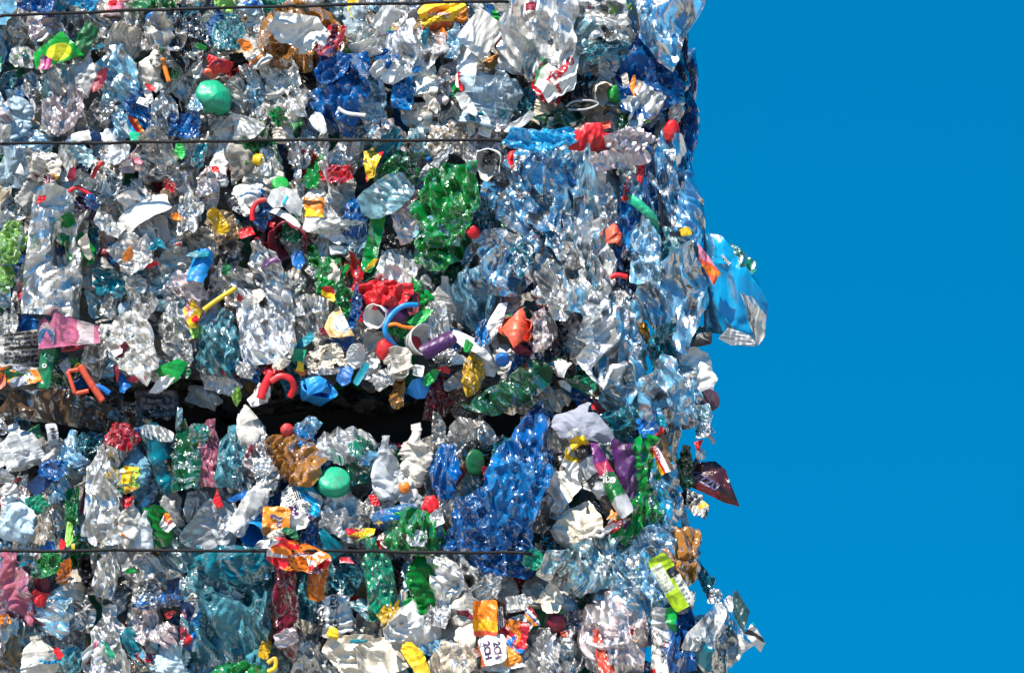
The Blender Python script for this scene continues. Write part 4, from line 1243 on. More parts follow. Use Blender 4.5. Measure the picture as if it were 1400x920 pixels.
# -- the coloured corner of the upper bale's bottom
F(532, 400, 62, 40, 8, 'RD', 48, 'solid', pillow=.1, L='crumpled red lid bent like a bowl beneath a clear film ball', lm='crumpled red lid', name='lid', cat='lid')
S(562, 412, 22, 40, 5, 'DR', 40, 'solid')
U(512, 432, 34, 30, 0, 'W', 52, 5, -25, L='white cup with a purple scrap against its mouth', lm='white cup with purple', dent=.5)
S(542, 428, 44, 30, 30, 'PU', 46, 'solid', 'soft', .1, .5, L='purple scrap beside the blue bent tube', lm='purple scrap')
T([(571, 417, 58), (552, 418, 66), (536, 430, 64), (527, 446, 66), (528, 458, 64), (536, 468, 56), (544, 477, 44)], 3.6, 'MB', 62, 'bent_tube', 'tube', .8, L='bright blue bent tube curving like a hook', lm='blue bent tube')
T([(527, 446, 66), (540, 443, 66), (552, 447, 64), (566, 448, 60)], 2.4, 'OR', 64, 'plastic_strip', 'strip', .6, L='thin wavy orange strip in front of the purple scrap', lm='wavy orange strip')
S(575, 434, 36, 14, -32, 'G', 52, 'solid', 'soft', .1, .6, L='green tag shaped scrap beside the wavy orange strip', lm='green tag')
S(548, 454, 34, 14, 10, 'G', 42, 'bag')
U(581, 464, 44, 26, 0, 'W', 54, -5, 32, disc='RD', L='white pot with a red disc inside, half covered by a purple band', lm='white pot with red disc', name='plastic_pot', cat='pot', dent=.3)
S(599, 470, 46, 20, -32, 'PU', 74, 'solid', 'rect', .05, .3, (.0, .25), L='shiny purple band lying over the white pot', lm='shiny purple band')
K(528, 478, 22, 'RD', 60, 5, 20, 15, L='small glossy red cap under the blue bent tube', lm='glossy red cap', squash=1.3, dome=.3, deep=.6)
B(545, 492, 30, 34, 165, 'CL', 56, style='tub', L='small clear tub facing down beside the glossy red cap', lm='small clear tub', name='squashed_tub', cat='tub')
U(546, 503, 30, 16, 0, 'W', 60, -20, 0, mat='film', L='clear ring of a cup mouth below the glossy red cap', lm='clear cup ring', name='crushed_cup')
S(545, 536, 18, 44, 5, 'BR', 38, 'bag', L='amber strip dangling into the dark gap', lm='dangling amber strip')
S(575, 530, 38, 24, -35, 'MB', 48, 'solid', 'soft', .06, .4, (.3, 0), L='bright blue curved shard over the dark gap', lm='blue curved shard')
S(621, 466, 22, 30, 0, 'B', 40, 'solid')
S(645, 470, 64, 18, 38, 'W', 58, 'solid', 'soft', .12, .6, (.2, .2), L='white bent handle above the yellow scrap', lm='white bent handle', name='broken_handle', cat='handle')
S(668, 492, 20, 44, -20, 'W', 50, 'solid', 'soft', .1, .4, (.3, 0))
S(639, 472, 14, 20, 30, 'G', 68)
F(646, 510, 28, 56, 5, 'YE', 52, 'bag', L='yellow crumpled scrap at the lower edge of the upper bale', lm='yellow crumpled scrap', name='plastic_film', cat='film')
F(700, 532, 116, 50, -30, 'DG', 54, 'tint', pillow=.07, amp=.9, L='dark green see-through bag drooping over the dark gap', lm='dark green drooping bag')
K(687, 494, 19, 'B', 62, 35, 0, L='small blue cap on top of the dark green drooping bag', lm='blue cap on the green bag')
S(676, 442, 18, 56, 25, 'W', 52, 'paper', 'soft', .16, .7, L='torn white paper strip beside the coral red cup', lm='torn white paper strip', name='paper_scrap', cat='paper')
S(660, 456, 20, 34, 15, 'MB', 44, 'bag')
U(706, 448, 44, 44, 20, 'CO', 60, 0, -20, .75, L='coral red crushed cup with a hollow mouth', lm='coral red cup', dent=1.3)
S(708, 446, 34, 54, 6, 'CO', 72, 'solid', 'soft', .08, .6, (.5, .1), L='coral red flap folded over the coral red cup', lm='coral red flap')
S(712, 478, 26, 14, 15, 'DR', 48)
F(738, 452, 36, 50, 5, 'CP', 56, amp=1.6, L='mauve tinted clear film beside the coral red cup', lm='mauve clear film', name='plastic_film', cat='film')
F(648, 408, 66, 84, 0, 'CB', 34, 'tint', amp=1.5, L='dark blue reflecting clear bag below the glassy pale blue bag', lm='blue reflecting bag')
B(606, 410, 34, 60, 5, 'CL', 36)
B(598, 435, 30, 74, -5, 'CL', 32)
S(572, 507, 13, 14, 10, 'W', 58, shape='rect', ragged=.05)
S(606, 486, 30, 18, -15, 'GY', 44, 'foil', ragged=.2)
S(626, 492, 24, 16, 10, 'W', 46)
S(606, 505, 18, 10, 20, 'RD', 48)
F(732, 542, 78, 38, -6, 'IV', 36, 'film', desc='crumpled cream bag')
F(600, 548, 34, 60, 10, 'DR', 14, 'bag')
F(640, 550, 50, 50, 0, 'DN', 10, 'bag')
S(505, 505, 26, 40, -10, 'W', 44, 'paper', ragged=.25, amp=1.6, name='paper_scrap', cat='paper', adj='crumpled')
S(524, 518, 30, 22, -30, 'W', 44, 'film', ragged=.25)
S(516, 470, 34, 34, 0, 'IV', 34, 'paper', ragged=.25, amp=1.6, name='paper_scrap', cat='paper', adj='crumpled')
S(590, 515, 30, 12, -45, 'G', 50)
S(625, 520, 40, 16, -40, 'CG', 44, 'film')
# -- lower right of the upper bale
F(774, 482, 36, 76, 0, 'BK', 44, 'bag')  # shade of the hollow put in as a black bag
F(790, 445, 34, 110, -4, 'CL', 44, amp=1.4)
F(826, 470, 66, 130, -4, 'CL', 56, pillow=.14, amp=1.6, L='large glassy clear bag full of folds beside the dark hollow', lm='folded glassy bag')
F(858, 492, 44, 100, 0, 'CB', 52, 'sheer')
F(855, 540, 54, 76, 0, 'CT', 50, 'sheer')
S(762, 502, 26, 26, -30, 'W', 56, 'solid', 'soft', .14, .6, (.6, .1), L='white curled scrap in the dark hollow under the silvery bag', lm='white curled scrap')
S(772, 525, 10, 26, -40, 'W', 50)
S(830, 535, 44, 34, 0, 'DN', 34, 'film')
S(881, 456, 14, 28, -10, 'BR', 62, 'foil')
F(908, 480, 40, 70, 0, 'TE', 54, 'bag')
F(914, 546, 84, 96, -5, 'CB', 66, 'sheer', pillow=.2, amp=1.5, L='round glassy bag like a ball beside the white torn paper', lm='round glassy bag')
S(796, 572, 92, 46, 8, 'LV', 70, 'paper', [(-46, 8), (-40, -8), (-14, -14), (0, -32), (6, -30), (6, -10), (20, -8), (40, 12), (46, 24), (10, 28), (-30, 24)], .03, .6, (.1, .15), L='lavender grey sheet with a torn upper edge at the end of the dark gap', lm='torn lavender sheet', name='torn_sheet', cat='sheet')
F(868, 574, 84, 30, 5, 'TE', 62, 'bag', L='teal glossy film band below the round glassy bag', lm='teal film band', name='plastic_film', cat='film')
S(892, 580, 36, 30, -15, 'MB', 74, colf=pat_patches(['B', 'MB', 'B', 'RD', 'MB', 'TE'], 4), pillow=.14, L='blue rolled wrapper end with a red spot beside the round glassy bag', lm='blue rolled wrapper', name='food_wrapper', cat='wrapper')
# ================================================================== the outline against the sky
S(1000, 395, 96, 162, 0, 'LB', 52, 'hang', [(-44, -76), (-14, -72), (12, -42), (34, -10), (46, 20), (42, 60), (32, 78), (4, 76), (-18, 62), (-46, 60), (-48, 0)], .015, .38, (.25, .05), pillow=.06, n=72, text=[('rroet', 8, -6, 40, 50, 'W')], L='large sky blue bag bulging out of the corner against the sky', lm='large sky blue bag', name='plastic_bag', cat='bag')
S(1030, 436, 34, 74, -8, 'W', 76, 'film', [(-14, -18), (-8, -20), (-18, -38), (2, -30), (16, -2), (12, 26), (2, 36), (-4, 20)], .05, .9, (.3, 0), L='white printed band along the outer edge of the large sky blue bag', lm='white band on the blue bag', name='printed_film', cat='film')
S(1008, 352, 54, 20, 40, 'MG', 72, 'film', 'soft', .25, 1.2, (.2, .2), desc='torn mint green film', name='plastic_film', cat='film')
S(1006, 460, 42, 20, 12, 'GY', 72, colf=pat_bands([(-.5, 'W'), (-.2, 'GY'), (.0, 'W'), (.2, 'GY'), (.35, 'W'), (.5, 'GY'), (2, 'W')], 0, .03), L='striped grey and white label at the bottom of the large sky blue bag', lm='striped grey label', name='label_scrap', cat='label')
S(971, 366, 15, 56, -28, 'PK', 84, colf=pat_bands([(-.4, 'CO'), (-.0, 'OR'), (.2, 'CO'), (2, 'PK')], 20, .15), ragged=.2, amp=1.3, L='pink and orange shred of wrapper hanging over the large sky blue bag', lm='pink and orange shred', name='food_wrapper', cat='wrapper')
S(966, 451, 40, 8, 4, 'TE', 30, 'bag')
S(957, 464, 32, 16, -4, 'BK', 58, 'solid', 'rect', .06, .5, L='black rectangular tag above the white torn paper', lm='black tag', name='tag', cat='tag')
S(955, 512, 56, 80, 0, 'W', 46, 'paper', [(-26, -34), (-4, -38), (14, -30), (20, -8), (28, 4), (22, 14), (20, 34), (4, 36), (-10, 22), (-22, -10)], .04, .9, (.05, .05), L='white torn paper sticking out of the corner against the sky', lm='white torn paper', name='paper_scrap', cat='paper')
S(970, 547, 25, 28, 0, 'PU', 56, 'solid', 'oval', .06, .3, colf=pat_bands([(2, (.07, .035, .06))]), L='dull purple oval disc below the white torn paper', lm='dull purple disc', name='plastic_disc', cat='disc')
F(962, 572, 24, 40, 0, 'CT', 48)
F(962, 588, 26, 22, 10, 'CL', 54)
T([(962, 592, 48), (972, 598, 46), (976, 606, 44)], 3, 'GY', 46, 'plastic_strip', 'strip', .6)
S(955, 606, 12, 18, 10, 'RD', 50)
S(958, 621, 12, 14, 0, 'W', 46, 'film')
S(972, 660, 76, 64, 0, 'DR', 40, 'print', [(-32, -18), (-18, -30), (6, -30), (20, -18), (28, 6), (38, 32), (16, 26), (-12, 12), (-38, -2)], .02, .6, (.1, .1), colf=pat_bands([(-.18, (.10, .008, .012)), (.02, (.016, .010, .016)), (.7, (.055, .012, .018)), (2, (.016, .010, .016))], 32, .05), text=[('OZZU', 15, -8, 3, 32, (.10, .09, .22))], L='dark maroon wrapper with violet outlined lettering flying out against the sky', lm='dark maroon wrapper', name='food_wrapper', cat='wrapper')
T([(958, 616, 40), (950, 634, 40), (938, 652, 40)], 3, 'BK', 40, 'plastic_strip', 'strip', .6)
S(948, 688, 36, 26, 38, 'W', 44, 'paper', ragged=.25, amp=1.6, colf=pat_patches(['W', 'BK', 'IV', 'W', 'BK'], 9), name='food_wrapper', cat='wrapper', L='crumpled white and black wrapper under the dark maroon wrapper', lm='white and black wrapper')
S(962, 696, 14, 22, 0, 'YE', 50, colf=pat_patches(['YE', 'BK', 'YE', 'W'], 5), L='small yellow and black wrapper end pointing at the sky', lm='yellow and black end', name='food_wrapper', cat='wrapper')
S(935, 708, 10, 44, -10, 'W', 38, 'film')
S(932, 758, 56, 72, 6, 'BR', 52, 'bag', 'soft', .14, 1.3, (.1, 0), pillow=.10, L='amber brown bag hanging from the corner above the lime label', lm='amber hanging bag', name='plastic_bag', cat='bag')
F(962, 788, 18, 60, -24, 'TE', 30, 'tint', L='dark teal twisted film tail beside the amber hanging bag', lm='teal twisted tail', name='plastic_film', cat='film')
F(978, 814, 18, 20, 10, 'CL', 38)
S(916, 796, 29, 74, -30, 'LG', 84, 'paper', 'rect', .03, .4, (.15, 0), colf=lambda a, b: np.where(((b > .1) & (b < .42) & (a > .2))[:, None], rgb('BK'), np.where(((a > .42) & (b < .1))[:, None], pat_lines((.62, .64, .58), (.15, .15, .13), 12, .8)(a, b), np.where(((a < .12) & (b < .72) & (b > -.25))[:, None], pat_lines((.66, .70, .58), (.38, .42, .30), 16, .6)(a, b), rgb((.38, .58, .01))))), L='lime green label with white panels and a black square', lm='lime label', name='label_sheet', cat='label')
S(974, 846, 80, 80, 0, 'W', 72, 'frost', [(-40, 38), (-34, 20), (2, -18), (30, -40), (37, -32), (26, 2), (8, 26), (-18, 42)], .03, .7, (.1, .2), L='white rolled sheet jutting out of the lower corner against the sky', lm='white rolled sheet', name='rolled_sheet', cat='sheet')
S(1012, 836, 18, 54, -18, 'TE', 80, 'solid', 'soft', .08, .6, (.3, 0), colf=pat_bands([(2, (.02, .06, .065))]), L='dark teal end flap of the white rolled sheet', lm='dark teal flap')
S(1029, 866, 18, 50, -26, 'W', 82, colf=pat_bands([(-.2, 'W'), (.1, 'BK'), (.5, 'W'), (2, 'TE')], 25, .1), ragged=.2, L='black and white shred hanging below the dark teal flap', lm='hanging black and white shred', name='food_wrapper', cat='wrapper')
F(972, 884, 84, 90, 0, 'CL', 44, 'film', name='plastic_film', cat='film')
S(975, 878, 110, 110, 0, 'TE', 50, 'sheer', [(-50, 56), (-40, -4), (-8, -30), (16, -50), (30, -44), (36, -10), (38, 20), (24, 50), (10, 60)], .03, 1.4, (.2, .1), pillow=.10, n=72, L='teal crumpled film below the white rolled sheet, edge to the sky', lm='teal crumpled film', name='plastic_film', cat='film')
F(930, 868, 50, 106, -6, 'B', 56, 'bag', L='blue pleated film between the lime label and the teal crumpled film', lm='blue pleated film', name='plastic_film', cat='film')
S(935, 822, 26, 34, 10, 'W', 46, 'film', desc='folded white scrap')
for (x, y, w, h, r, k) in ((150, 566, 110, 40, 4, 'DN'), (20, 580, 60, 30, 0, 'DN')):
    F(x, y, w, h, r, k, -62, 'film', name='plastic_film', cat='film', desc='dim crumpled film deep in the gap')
# ================================================================== THE LOWER BALE, above the wire
B(26, 610, 54, 62, -20, 'CL', 24, amp=1.2)
S(72, 592, 14, 28, -10, 'GY', 40, 'paper', 'rect', .05, .3, text=[('H', 9, 0, 4, 80, 'BK'), ('H', 9, 0, -5, 80, 'BK')], L='small grey tag with dark letters at the top edge of the lower bale', lm='small grey tag', name='tag', cat='tag')
S(50, 590, 22, 22, 0, 'DG', 22)
B(94, 622, 34, 64, 8, 'CB', 26)
B(112, 604, 18, 26, 10, 'TE', 20, 'tint')
B(142, 668, 52, 130, 4, 'CL', 36, flatten=1, amp=.7, L='tall matte clear bottle standing in the lower bale under the red bag', lm='tall matte bottle')
S(154, 630, 32, 46, -20, 'W', 42, 'film', amp=1.2)
F(168, 598, 40, 36, 10, 'RD', 50, 'bag', pillow=.16, L='scarlet crumpled bag at the top edge of the lower bale', lm='scarlet bag')
S(168, 614, 36, 16, 30, 'CP', 44, 'film')
B(182, 640, 38, 66, 8, 'CB', 36, 'tint', L='blue tinted bottle with yellow and red print on its belly', lm='blue bottle with yellow print', lab=pat_patches(['YE', 'DG', 'YE', 'RD'], 5))
S(177, 658, 30, 34, 20, 'YE', 54, colf=pat_patches(['YE', (.35, .3, .02), 'LG', (.5, .25, .02), 'DG'], 3), L='round yellow and olive label on the blue tinted bottle', lm='yellow olive label', name='label_scrap', cat='label', ragged=.05)
S(176, 684, 10, 26, 15, 'RD', 54)
S(216, 628, 28, 90, -18, 'TE', 42, 'tint', 'rect', .06, .5, (.4, 0), L='slim blue bent sheet beside the dark green bottle', lm='slim blue bent sheet', name='plastic_sheet', cat='sheet', pillow=.06)
S(214, 592, 40, 18, 12, 'W', 44, 'film', desc='folded white film', name='plastic_film', cat='film')
S(204, 598, 20, 24, -20, 'LB', 44)
K(187, 594, 18, 'DB', 40, 20, 0)
B(254, 628, 40, 100, -4, 'DG', 40, 'tint', ribs=0, amp=.6, L='dark green smooth bottle standing at the top edge of the lower bale', lm='dark green bottle')
S(245, 574, 8, 30, 8, 'CT', 40, 'film')
B(98, 692, 20, 50, 0, 'G', 30, 'tint', 'stub', L='narrow green bottle beside the tall matte bottle', lm='narrow green bottle')
S(214, 720, 34, 54, -18, 'G', 44, 'bag', 'soft', .1, .7, (.3, 0), L='green folded scrap above the lower wire', lm='green folded scrap')
B(158, 716, 26, 60, 4, 'CL', 38, ribs=.04)
B(178, 714, 26, 66, 2, 'CL', 40, lab=pat_patches(['W', 'OR', 'LG', 'W'], 8))
B(196, 726, 22, 54, 0, 'CL', 38)
S(172, 686, 8, 22, 10, 'RD', 40)
S(62, 655, 48, 20, -38, 'DB', 32, 'solid', 'rect', .05, .4, L='dark blue flat strip with pale edges slanting in clear bottles', lm='dark blue flat strip')
B(14, 678, 28, 54, 0, 'CL', 24, lab=pat_patches(['W', 'RD', 'W'], 3))
B(32, 670, 20, 40, 10, 'CP', 22)
B(26, 706, 46, 62, 15, 'CB', 26)
F(48, 690, 30, 26, 0, 'MG', 34, 'tint')
B(54, 722, 34, 44, 20, 'CA', 24)
S(64, 746, 22, 14, 0, 'B', 34, 'solid')
S(85, 744, 9, 14, 0, 'RD', 36)
S(100, 747, 7, 8, 0, 'YE', 40)
S(228, 715, 18, 26, -20, 'W', 44, colf=pat_patches(['W', 'W', 'OR', 'RD'], 3), name='food_wrapper', cat='wrapper')
S(95, 730, 10, 34, 0, 'LG', 32)
B(236, 690, 26, 56, 0, 'CG', 26)
B(78, 664, 34, 44, -20, 'CB', 24)
B(40, 748, 60, 26, 85, 'CL', 20)
F(10, 640, 36, 40, 0, 'DN', 8, 'bag')
# --
B(284, 622, 36, 90, 2, 'PK', 36, 'tint', lab=None, L='pink bottle with a green end standing at the top of the lower bale', lm='pink bottle', amp=1.1)
S(272, 592, 26, 24, 0, 'MG', 46, 'film')
B(316, 624, 38, 84, 5, 'CT', 40, 'tint', flat=.4, ribs=0, L='teal flattened bottle, oval, beside the pink bottle', lm='teal flattened bottle')
B(352, 622, 54, 60, 20, 'CP', 28, amp=1.5)
B(344, 588, 60, 34, 75, 'CL', 22)
K(393, 588, 18, 'RD', 44, 10, 10, L='red knob at the top edge of the lower bale beside the amber bag', lm='red knob', dome=.4)
S(342, 618, 8, 30, 20, 'DR', 44)
F(405, 630, 76, 56, 40, 'BR', 46, 'bag', pillow=.14, amp=1.5, L='amber brown crumpled bag in the top row of the lower bale', lm='amber brown bag')
B(426, 612, 22, 64, -42, 'MB', 40, 'tint', 'stub', L='bright blue slim bottle beside the amber brown bag', lm='bright blue slim bottle')
B(415, 592, 50, 30, -60, 'CB', 32)
F(474, 606, 66, 48, -12, 'CL', 40, pillow=.12, L='white clear bag with a small red mark above the mint green lid', lm='white clear bag')
S(488, 614, 22, 20, 10, 'MG', 50, 'film')
K(457, 652, 44, 'MG', 60, -38, 4, 0, L='round mint green lid, smooth and flat', lm='round mint green lid', name='lid', cat='lid', dent=.05, deep=.4, dome=.08)
F(470, 706, 64, 80, 0, 'CL', 42, pillow=.14, amp=1.6, L='silvery clear bag beneath the round mint green lid', lm='silvery bag under the lid')
S(300, 684, 20, 26, 20, 'RD', 44, 'solid', [(-9, -12), (8, 4), (2, 12), (-8, 6)], .08, .5, L='red cone shaped scrap below the teal flattened bottle', lm='red cone scrap')
B(345, 690, 28, 92, 35, 'CL', 46, ribs=0, L='clear bottle neck lying slanted above the blue ribbed cup', lm='slanted bottle neck')
B(366, 650, 54, 34, 80, 'CL', 36)
S(284, 722, 46, 66, 38, 'GY', 40, 'film', 'rect', .05, .6, L='grey see-through sheet slanting above the lower wire', lm='grey slanted sheet', name='plastic_sheet', cat='sheet')
B(278, 692, 34, 40, 0, 'CL', 30)
U(344, 732, 36, 40, 0, 'MB', 46, 30, -20, L='bright blue ribbed cup just above the lower wire', lm='blue ribbed cup', dent=.4)
S(334, 677, 44, 10, -16, 'B', 44)
S(410, 690, 48, 56, -20, 'W', 50, 'paper', 'soft', .18, 1.2, colf=lambda a, b: np.where(((a > -.1) & (a < .6) & (b > .25) & (b < .75) & (np.sin(a * 60) > -.1))[:, None], rgb('BK'), pat_patches(['W', 'W', 'LB', 'W', 'PU', 'W'], 9)(a, b)), L='crumpled white label with a barcode above the orange wrapper', lm='barcode label', name='label_sheet', cat='label')
S(377, 712, 34, 36, 4, 'OR', 60, 'print', 'rect', .06, .5, colf=pat_bands([(-.55, (.45, .2, .05)), (2, (.82, .26, .02))], 10), text=[('~', 26, 0, 6, 15, (.05, .06, .2)), ('~', 20, 2, 3, 15, 'W'), ('o', 12, 4, -4, 0, (.06, .06, .3))], L='square orange wrapper with a dark blue swoosh', lm='square orange wrapper', name='food_wrapper', cat='wrapper')
S(397, 728, 26, 12, 20, 'DG', 66)
S(378, 730, 26, 12, -20, 'IV', 66)
S(447, 735, 24, 56, -28, 'TE', 48, 'bag', [(-4, -28), (14, 20), (10, 28), (-14, 28)], .05, .5, L='teal cone shaped film by the lower wire', lm='teal cone', name='plastic_film', cat='film')
S(492, 728, 34, 16, -8, 'RD', 50, colf=pat_patches(['RD', 'YE', 'DR', 'LG'], 4), name='food_wrapper', cat='wrapper')
S(264, 690, 26, 40, 0, 'GY', 32, 'paper')
F(425, 735, 22, 40, 0, 'B', 40, 'bag')
B(310, 735, 40, 30, 70, 'CL', 32)
B(418, 665, 26, 40, 20, 'BK', 20, 'tint', 'stub')
S(370, 745, 36, 16, 0, 'W', 46, 'paper', ragged=.25)
# --
F(496, 628, 40, 60, 0, 'MG', 34, 'film')
B(528, 640, 36, 84, -6, 'CL', 38, ribs=0, L='clear bottle with vertical folds beside the blue pouch', lm='vertical folded bottle')
B(566, 622, 44, 78, 8, 'CL', 36, amp=1.4, L='clear pointed bottle rising at the top edge beside the blue pouch', lm='pointed clear bottle')
B(555, 672, 30, 60, -25, 'CL', 38)
F(608, 645, 38, 70, 4, 'B', 52, 'bag', pillow=.2, amp=.8, L='blue drop shaped pouch with a round middle', lm='blue pouch')
T([(606, 608, 44), (608, 622, 50)], 5, 'B', 48, 'plastic_strip', 'strip', .6)
K(651, 632, 30, 'DG', 48, 0, 25, L='dark green round disc beside the large blue bag', lm='dark green disc', squash=1.2, name='plastic_disc', cat='disc', deep=.15, dent=.1)
S(664, 646, 9, 16, -10, 'RD', 56)
F(715, 645, 78, 140, 14, 'B', 60, 'bag', pillow=.07, amp=1.0, colf=None, L='large blue bag standing tall at the end of the dark gap', lm='large blue bag', hi=.35)
F(708, 655, 70, 120, 10, 'MB', 80, 'bag', pillow=.03, amp=1.3, ragged=.1, L='lighter blue film over the front of the large blue bag', lm='lighter blue film', name='plastic_film', cat='film')
F(738, 592, 44, 60, -5, 'DB', 52, 'bag')
F(664, 716, 72, 84, -5, 'B', 62, 'bag', pillow=.10, amp=1.5, L='blue crumpled bag below the blue pouch, touching the lower wire', lm='blue crumpled bag')
F(700, 735, 60, 60, 15, 'B', 58, 'tint')
F(690, 620, 26, 50, 20, 'TE', 54, 'tint')
S(587, 690, 30, 30, -10, 'RD', 54, 'solid', [(-15, 10), (-4, -14), (8, -14), (15, 2), (6, 14)], .08, .6, (.3, .2), L='red folded cone scrap beside the blue mitten film', lm='red folded cone')
S(542, 705, 58, 26, -14, 'MB', 56, 'bag', 'soft', .08, .7, (.1, .4), pillow=.16, L='bright blue mitten shaped film above the green glossy bag', lm='blue mitten film', name='plastic_film', cat='film')
F(566, 730, 78, 60, 12, 'G', 60, 'bag', pillow=.12, amp=1.3, L='green glossy bag crossing the lower wire', lm='green glossy bag')
S(570, 736, 24, 22, 0, 'W', 66, 'film')
S(614, 690, 28, 44, 5, 'W', 48, 'film')
S(597, 708, 20, 22, 0, 'W', 56)
K(553, 666, 16, 'OR', 52, 0, 0, dome=.3)
F(624, 738, 34, 40, 10, 'B', 56, 'bag')
F(645, 592, 60, 36, 0, 'CG', 28)
S(660, 588, 30, 20, 0, 'IV', 32, 'paper', ragged=.25)
S(678, 614, 9, 28, 12, 'G', 46)
S(670, 612, 30, 40, 0, 'BK', 30, 'bag')
S(512, 684, 10, 18, -40, 'RD', 44)
B(520, 690, 40, 46, 40, 'CG', 34)
F(600, 590, 46, 18, 85, 'CG', 20)
S(508, 742, 34, 22, 0, 'OR', 40, colf=pat_patches(['OR', 'DR', 'RD', 'TE'], 14), name='food_wrapper', cat='wrapper')
# --
S(800, 640, 40, 70, -35, 'W', 56, 'paper', 'soft', .14, 1.0, colf=pat_patches(['W', 'W', 'YE', 'W', 'GY'], 4), L='white and yellow crumpled wrapper beside the silver black wrapper', lm='white and yellow wrapper', name='food_wrapper', cat='wrapper')
S(772, 668, 42, 58, 20, 'W', 52, 'paper', 'soft', .12, 1.0, L='big white crumpled paper beside the large blue bag', lm='big white paper', name='paper_scrap', cat='paper')
S(812, 650, 24, 122, -26, 'GY', 84, 'foil', 'rect', .06, 1.2, (.5, 0), colf=pat_bands([(-.45, 'BK'), (-.2, 'GY'), (.0, 'BK'), (.35, 'GY'), (.62, 'BK'), (.82, 'YE'), (2, 'GY')], 0, .06), L='long silver and black wrapper with a yellow top', lm='silver black wrapper', name='food_wrapper', cat='wrapper')
S(830, 656, 22, 100, -28, 'G', 88, 'print', 'rect', .05, .6, (.4, 0), colf=pat_bands([(-.5, 'GY'), (-.05, (.01, .14, .03)), (.15, (.03, .1, .04)), (.45, (.4, .02, .08)), (2, (.13, .02, .15))], 0, .05), text=[('rite', 17, 0, 2, 32, 'W')], L='green and purple label with white lettering between two long wrappers', lm='label with white lettering', name='label_sheet', cat='label')
S(857, 654, 40, 112, 0, 'PU', 78, 'solid', [(-20, -58), (-4, -46), (8, -48), (18, -2), (17, 24), (6, 60), (-4, 70), (-4, 30), (-15, -14)], .04, 1.1, (.35, .02), L='glossy purple wrapper folded open beside the bright green bag', lm='glossy purple wrapper', name='food_wrapper', cat='wrapper')
F(886, 642, 60, 80, 0, 'G', 60, 'bag', pillow=.18, amp=1.1, L='bright green puffy bag near the lower corner', lm='bright green puffy bag')
F(872, 708, 50, 86, 25, 'G', 60, 'bag', pillow=.07, L='green film tail below the bright green puffy bag', lm='green corner film', name='plastic_film', cat='film')
S(898, 616, 18, 62, -22, 'W', 72, 'print', 'rect', .04, .4, (.4, 0), colf=pat_bands([(-.6, 'YE'), (-.25, 'RD'), (.35, 'W'), (2, 'DN')], 75, .03), L='red, white and yellow tube wrapper below the round glassy bag', lm='red and white tube', name='food_wrapper', cat='wrapper', text=[('TRAVA', 8, -1, 0, 90, 'PK')])
S(912, 628, 12, 70, -12, 'DN', 64)
S(922, 640, 10, 90, 0, 'CA', 56, 'film')
F(936, 640, 22, 60, 0, 'DG', 42, 'tint')
F(905, 690, 50, 100, 0, 'LB', 54, 'sheer', L='blue clear film hanging beside the bright green puffy bag', lm='blue clear hanging film', name='plastic_film', cat='film')
F(862, 590, 50, 44, 0, 'CT', 50, 'tint')
F(780, 596, 70, 40, 0, 'CG', 48)
S(790, 718, 62, 50, -25, 'IV', 60, 'paper', 'soft', .12, 1.0, L='beige torn paper above the lower wire end', lm='beige torn paper', name='paper_scrap', cat='paper')
S(842, 716, 46, 16, -40, 'RD', 74, colf=pat_patches(['RD', 'DR', 'W', 'BK', 'RD'], 6), name='food_wrapper', cat='wrapper', L='red speckled wrapper tip below the glossy purple wrapper', lm='red wrapper tip')
S(838, 703, 18, 20, 0, 'OR', 78, 'solid', [(-3, -10), (1, -3), (9, -2), (3, 3), (5, 10), (-2, 5), (-9, 7), (-4, 0)], .03, .5, L='small orange star shaped scrap by the glossy purple wrapper', lm='orange star scrap')
S(822, 706, 36, 50, 0, 'BK', 46, 'bag')
T([(812, 728, 70), (818, 722, 70), (826, 726, 70), (822, 733, 70), (813, 731, 70)], 2.6, 'W', 70, 'plastic_ring', 'ring', 1, L='little white ring beside the beige torn paper', lm='little white ring')
F(760, 700, 36, 60, 0, 'CL', 46)
S(752, 735, 24, 40, 0, 'BK', 40, 'bag')
B(770, 625, 34, 50, 10, 'DG', 38, 'tint', 'stub')
S(792, 610, 26, 40, -20, 'W', 50, 'solid')
# ================================================================== below the lower wire
B(14, 806, 58, 100, -4, 'PK', 34, 'tint', flat=.55, ribs=.03, amp=.9, L='large pink bottle at the bale edge below the lower wire', lm='large pink bottle')
F(66, 776, 44, 26, -15, 'G', 40, 'bag', L='dark green folded bag below the lower wire beside the large pink bottle', lm='folded green bag')
S(54, 800, 24, 30, 5, 'DR', 42, 'solid', curl=(.3, 0))
S(54, 818, 22, 26, 15, 'RD', 46, 'solid', curl=(.3, .1), L='red curved scrap below the folded green bag', lm='red curved scrap')
S(88, 782, 16, 30, 10, 'OR', 46, 'bag', ragged=.25, amp=1.4, L='orange crumpled scrap beside the folded green bag', lm='orange crumpled scrap')
B(72, 842, 58, 62, 150, 'CB', 38, flat=.6, ribs=0, amp=.7, L='rounded bluish dome, smooth, below the red curved scrap', lm='smooth bluish dome')
S(118, 782, 16, 46, -10, 'BK', 34, 'foil')
B(146, 784, 34, 64, 14, 'CL', 36)
F(206, 780, 80, 46, 5, 'CG', 32, amp=1.3)
S(178, 781, 14, 8, 0, 'G', 46)
B(155, 815, 48, 44, 60, 'CG', 30, amp=1.6)
F(222, 822, 60, 20, -4, 'B', 42, 'film')
S(232, 840, 16, 8, -25, 'RD', 50)
F(197, 850, 44, 50, 10, 'CP', 38, 'film')
B(150, 882, 52, 100, -2, 'CL', 38, flatten=1, amp=1.0, L='tall white bottle near the bottom, under blue shards of film', lm='tall white bottle')
S(80, 892, 14, 16, -20, 'RD', 46)
S(5, 848, 22, 14, -20, 'OR', 40)
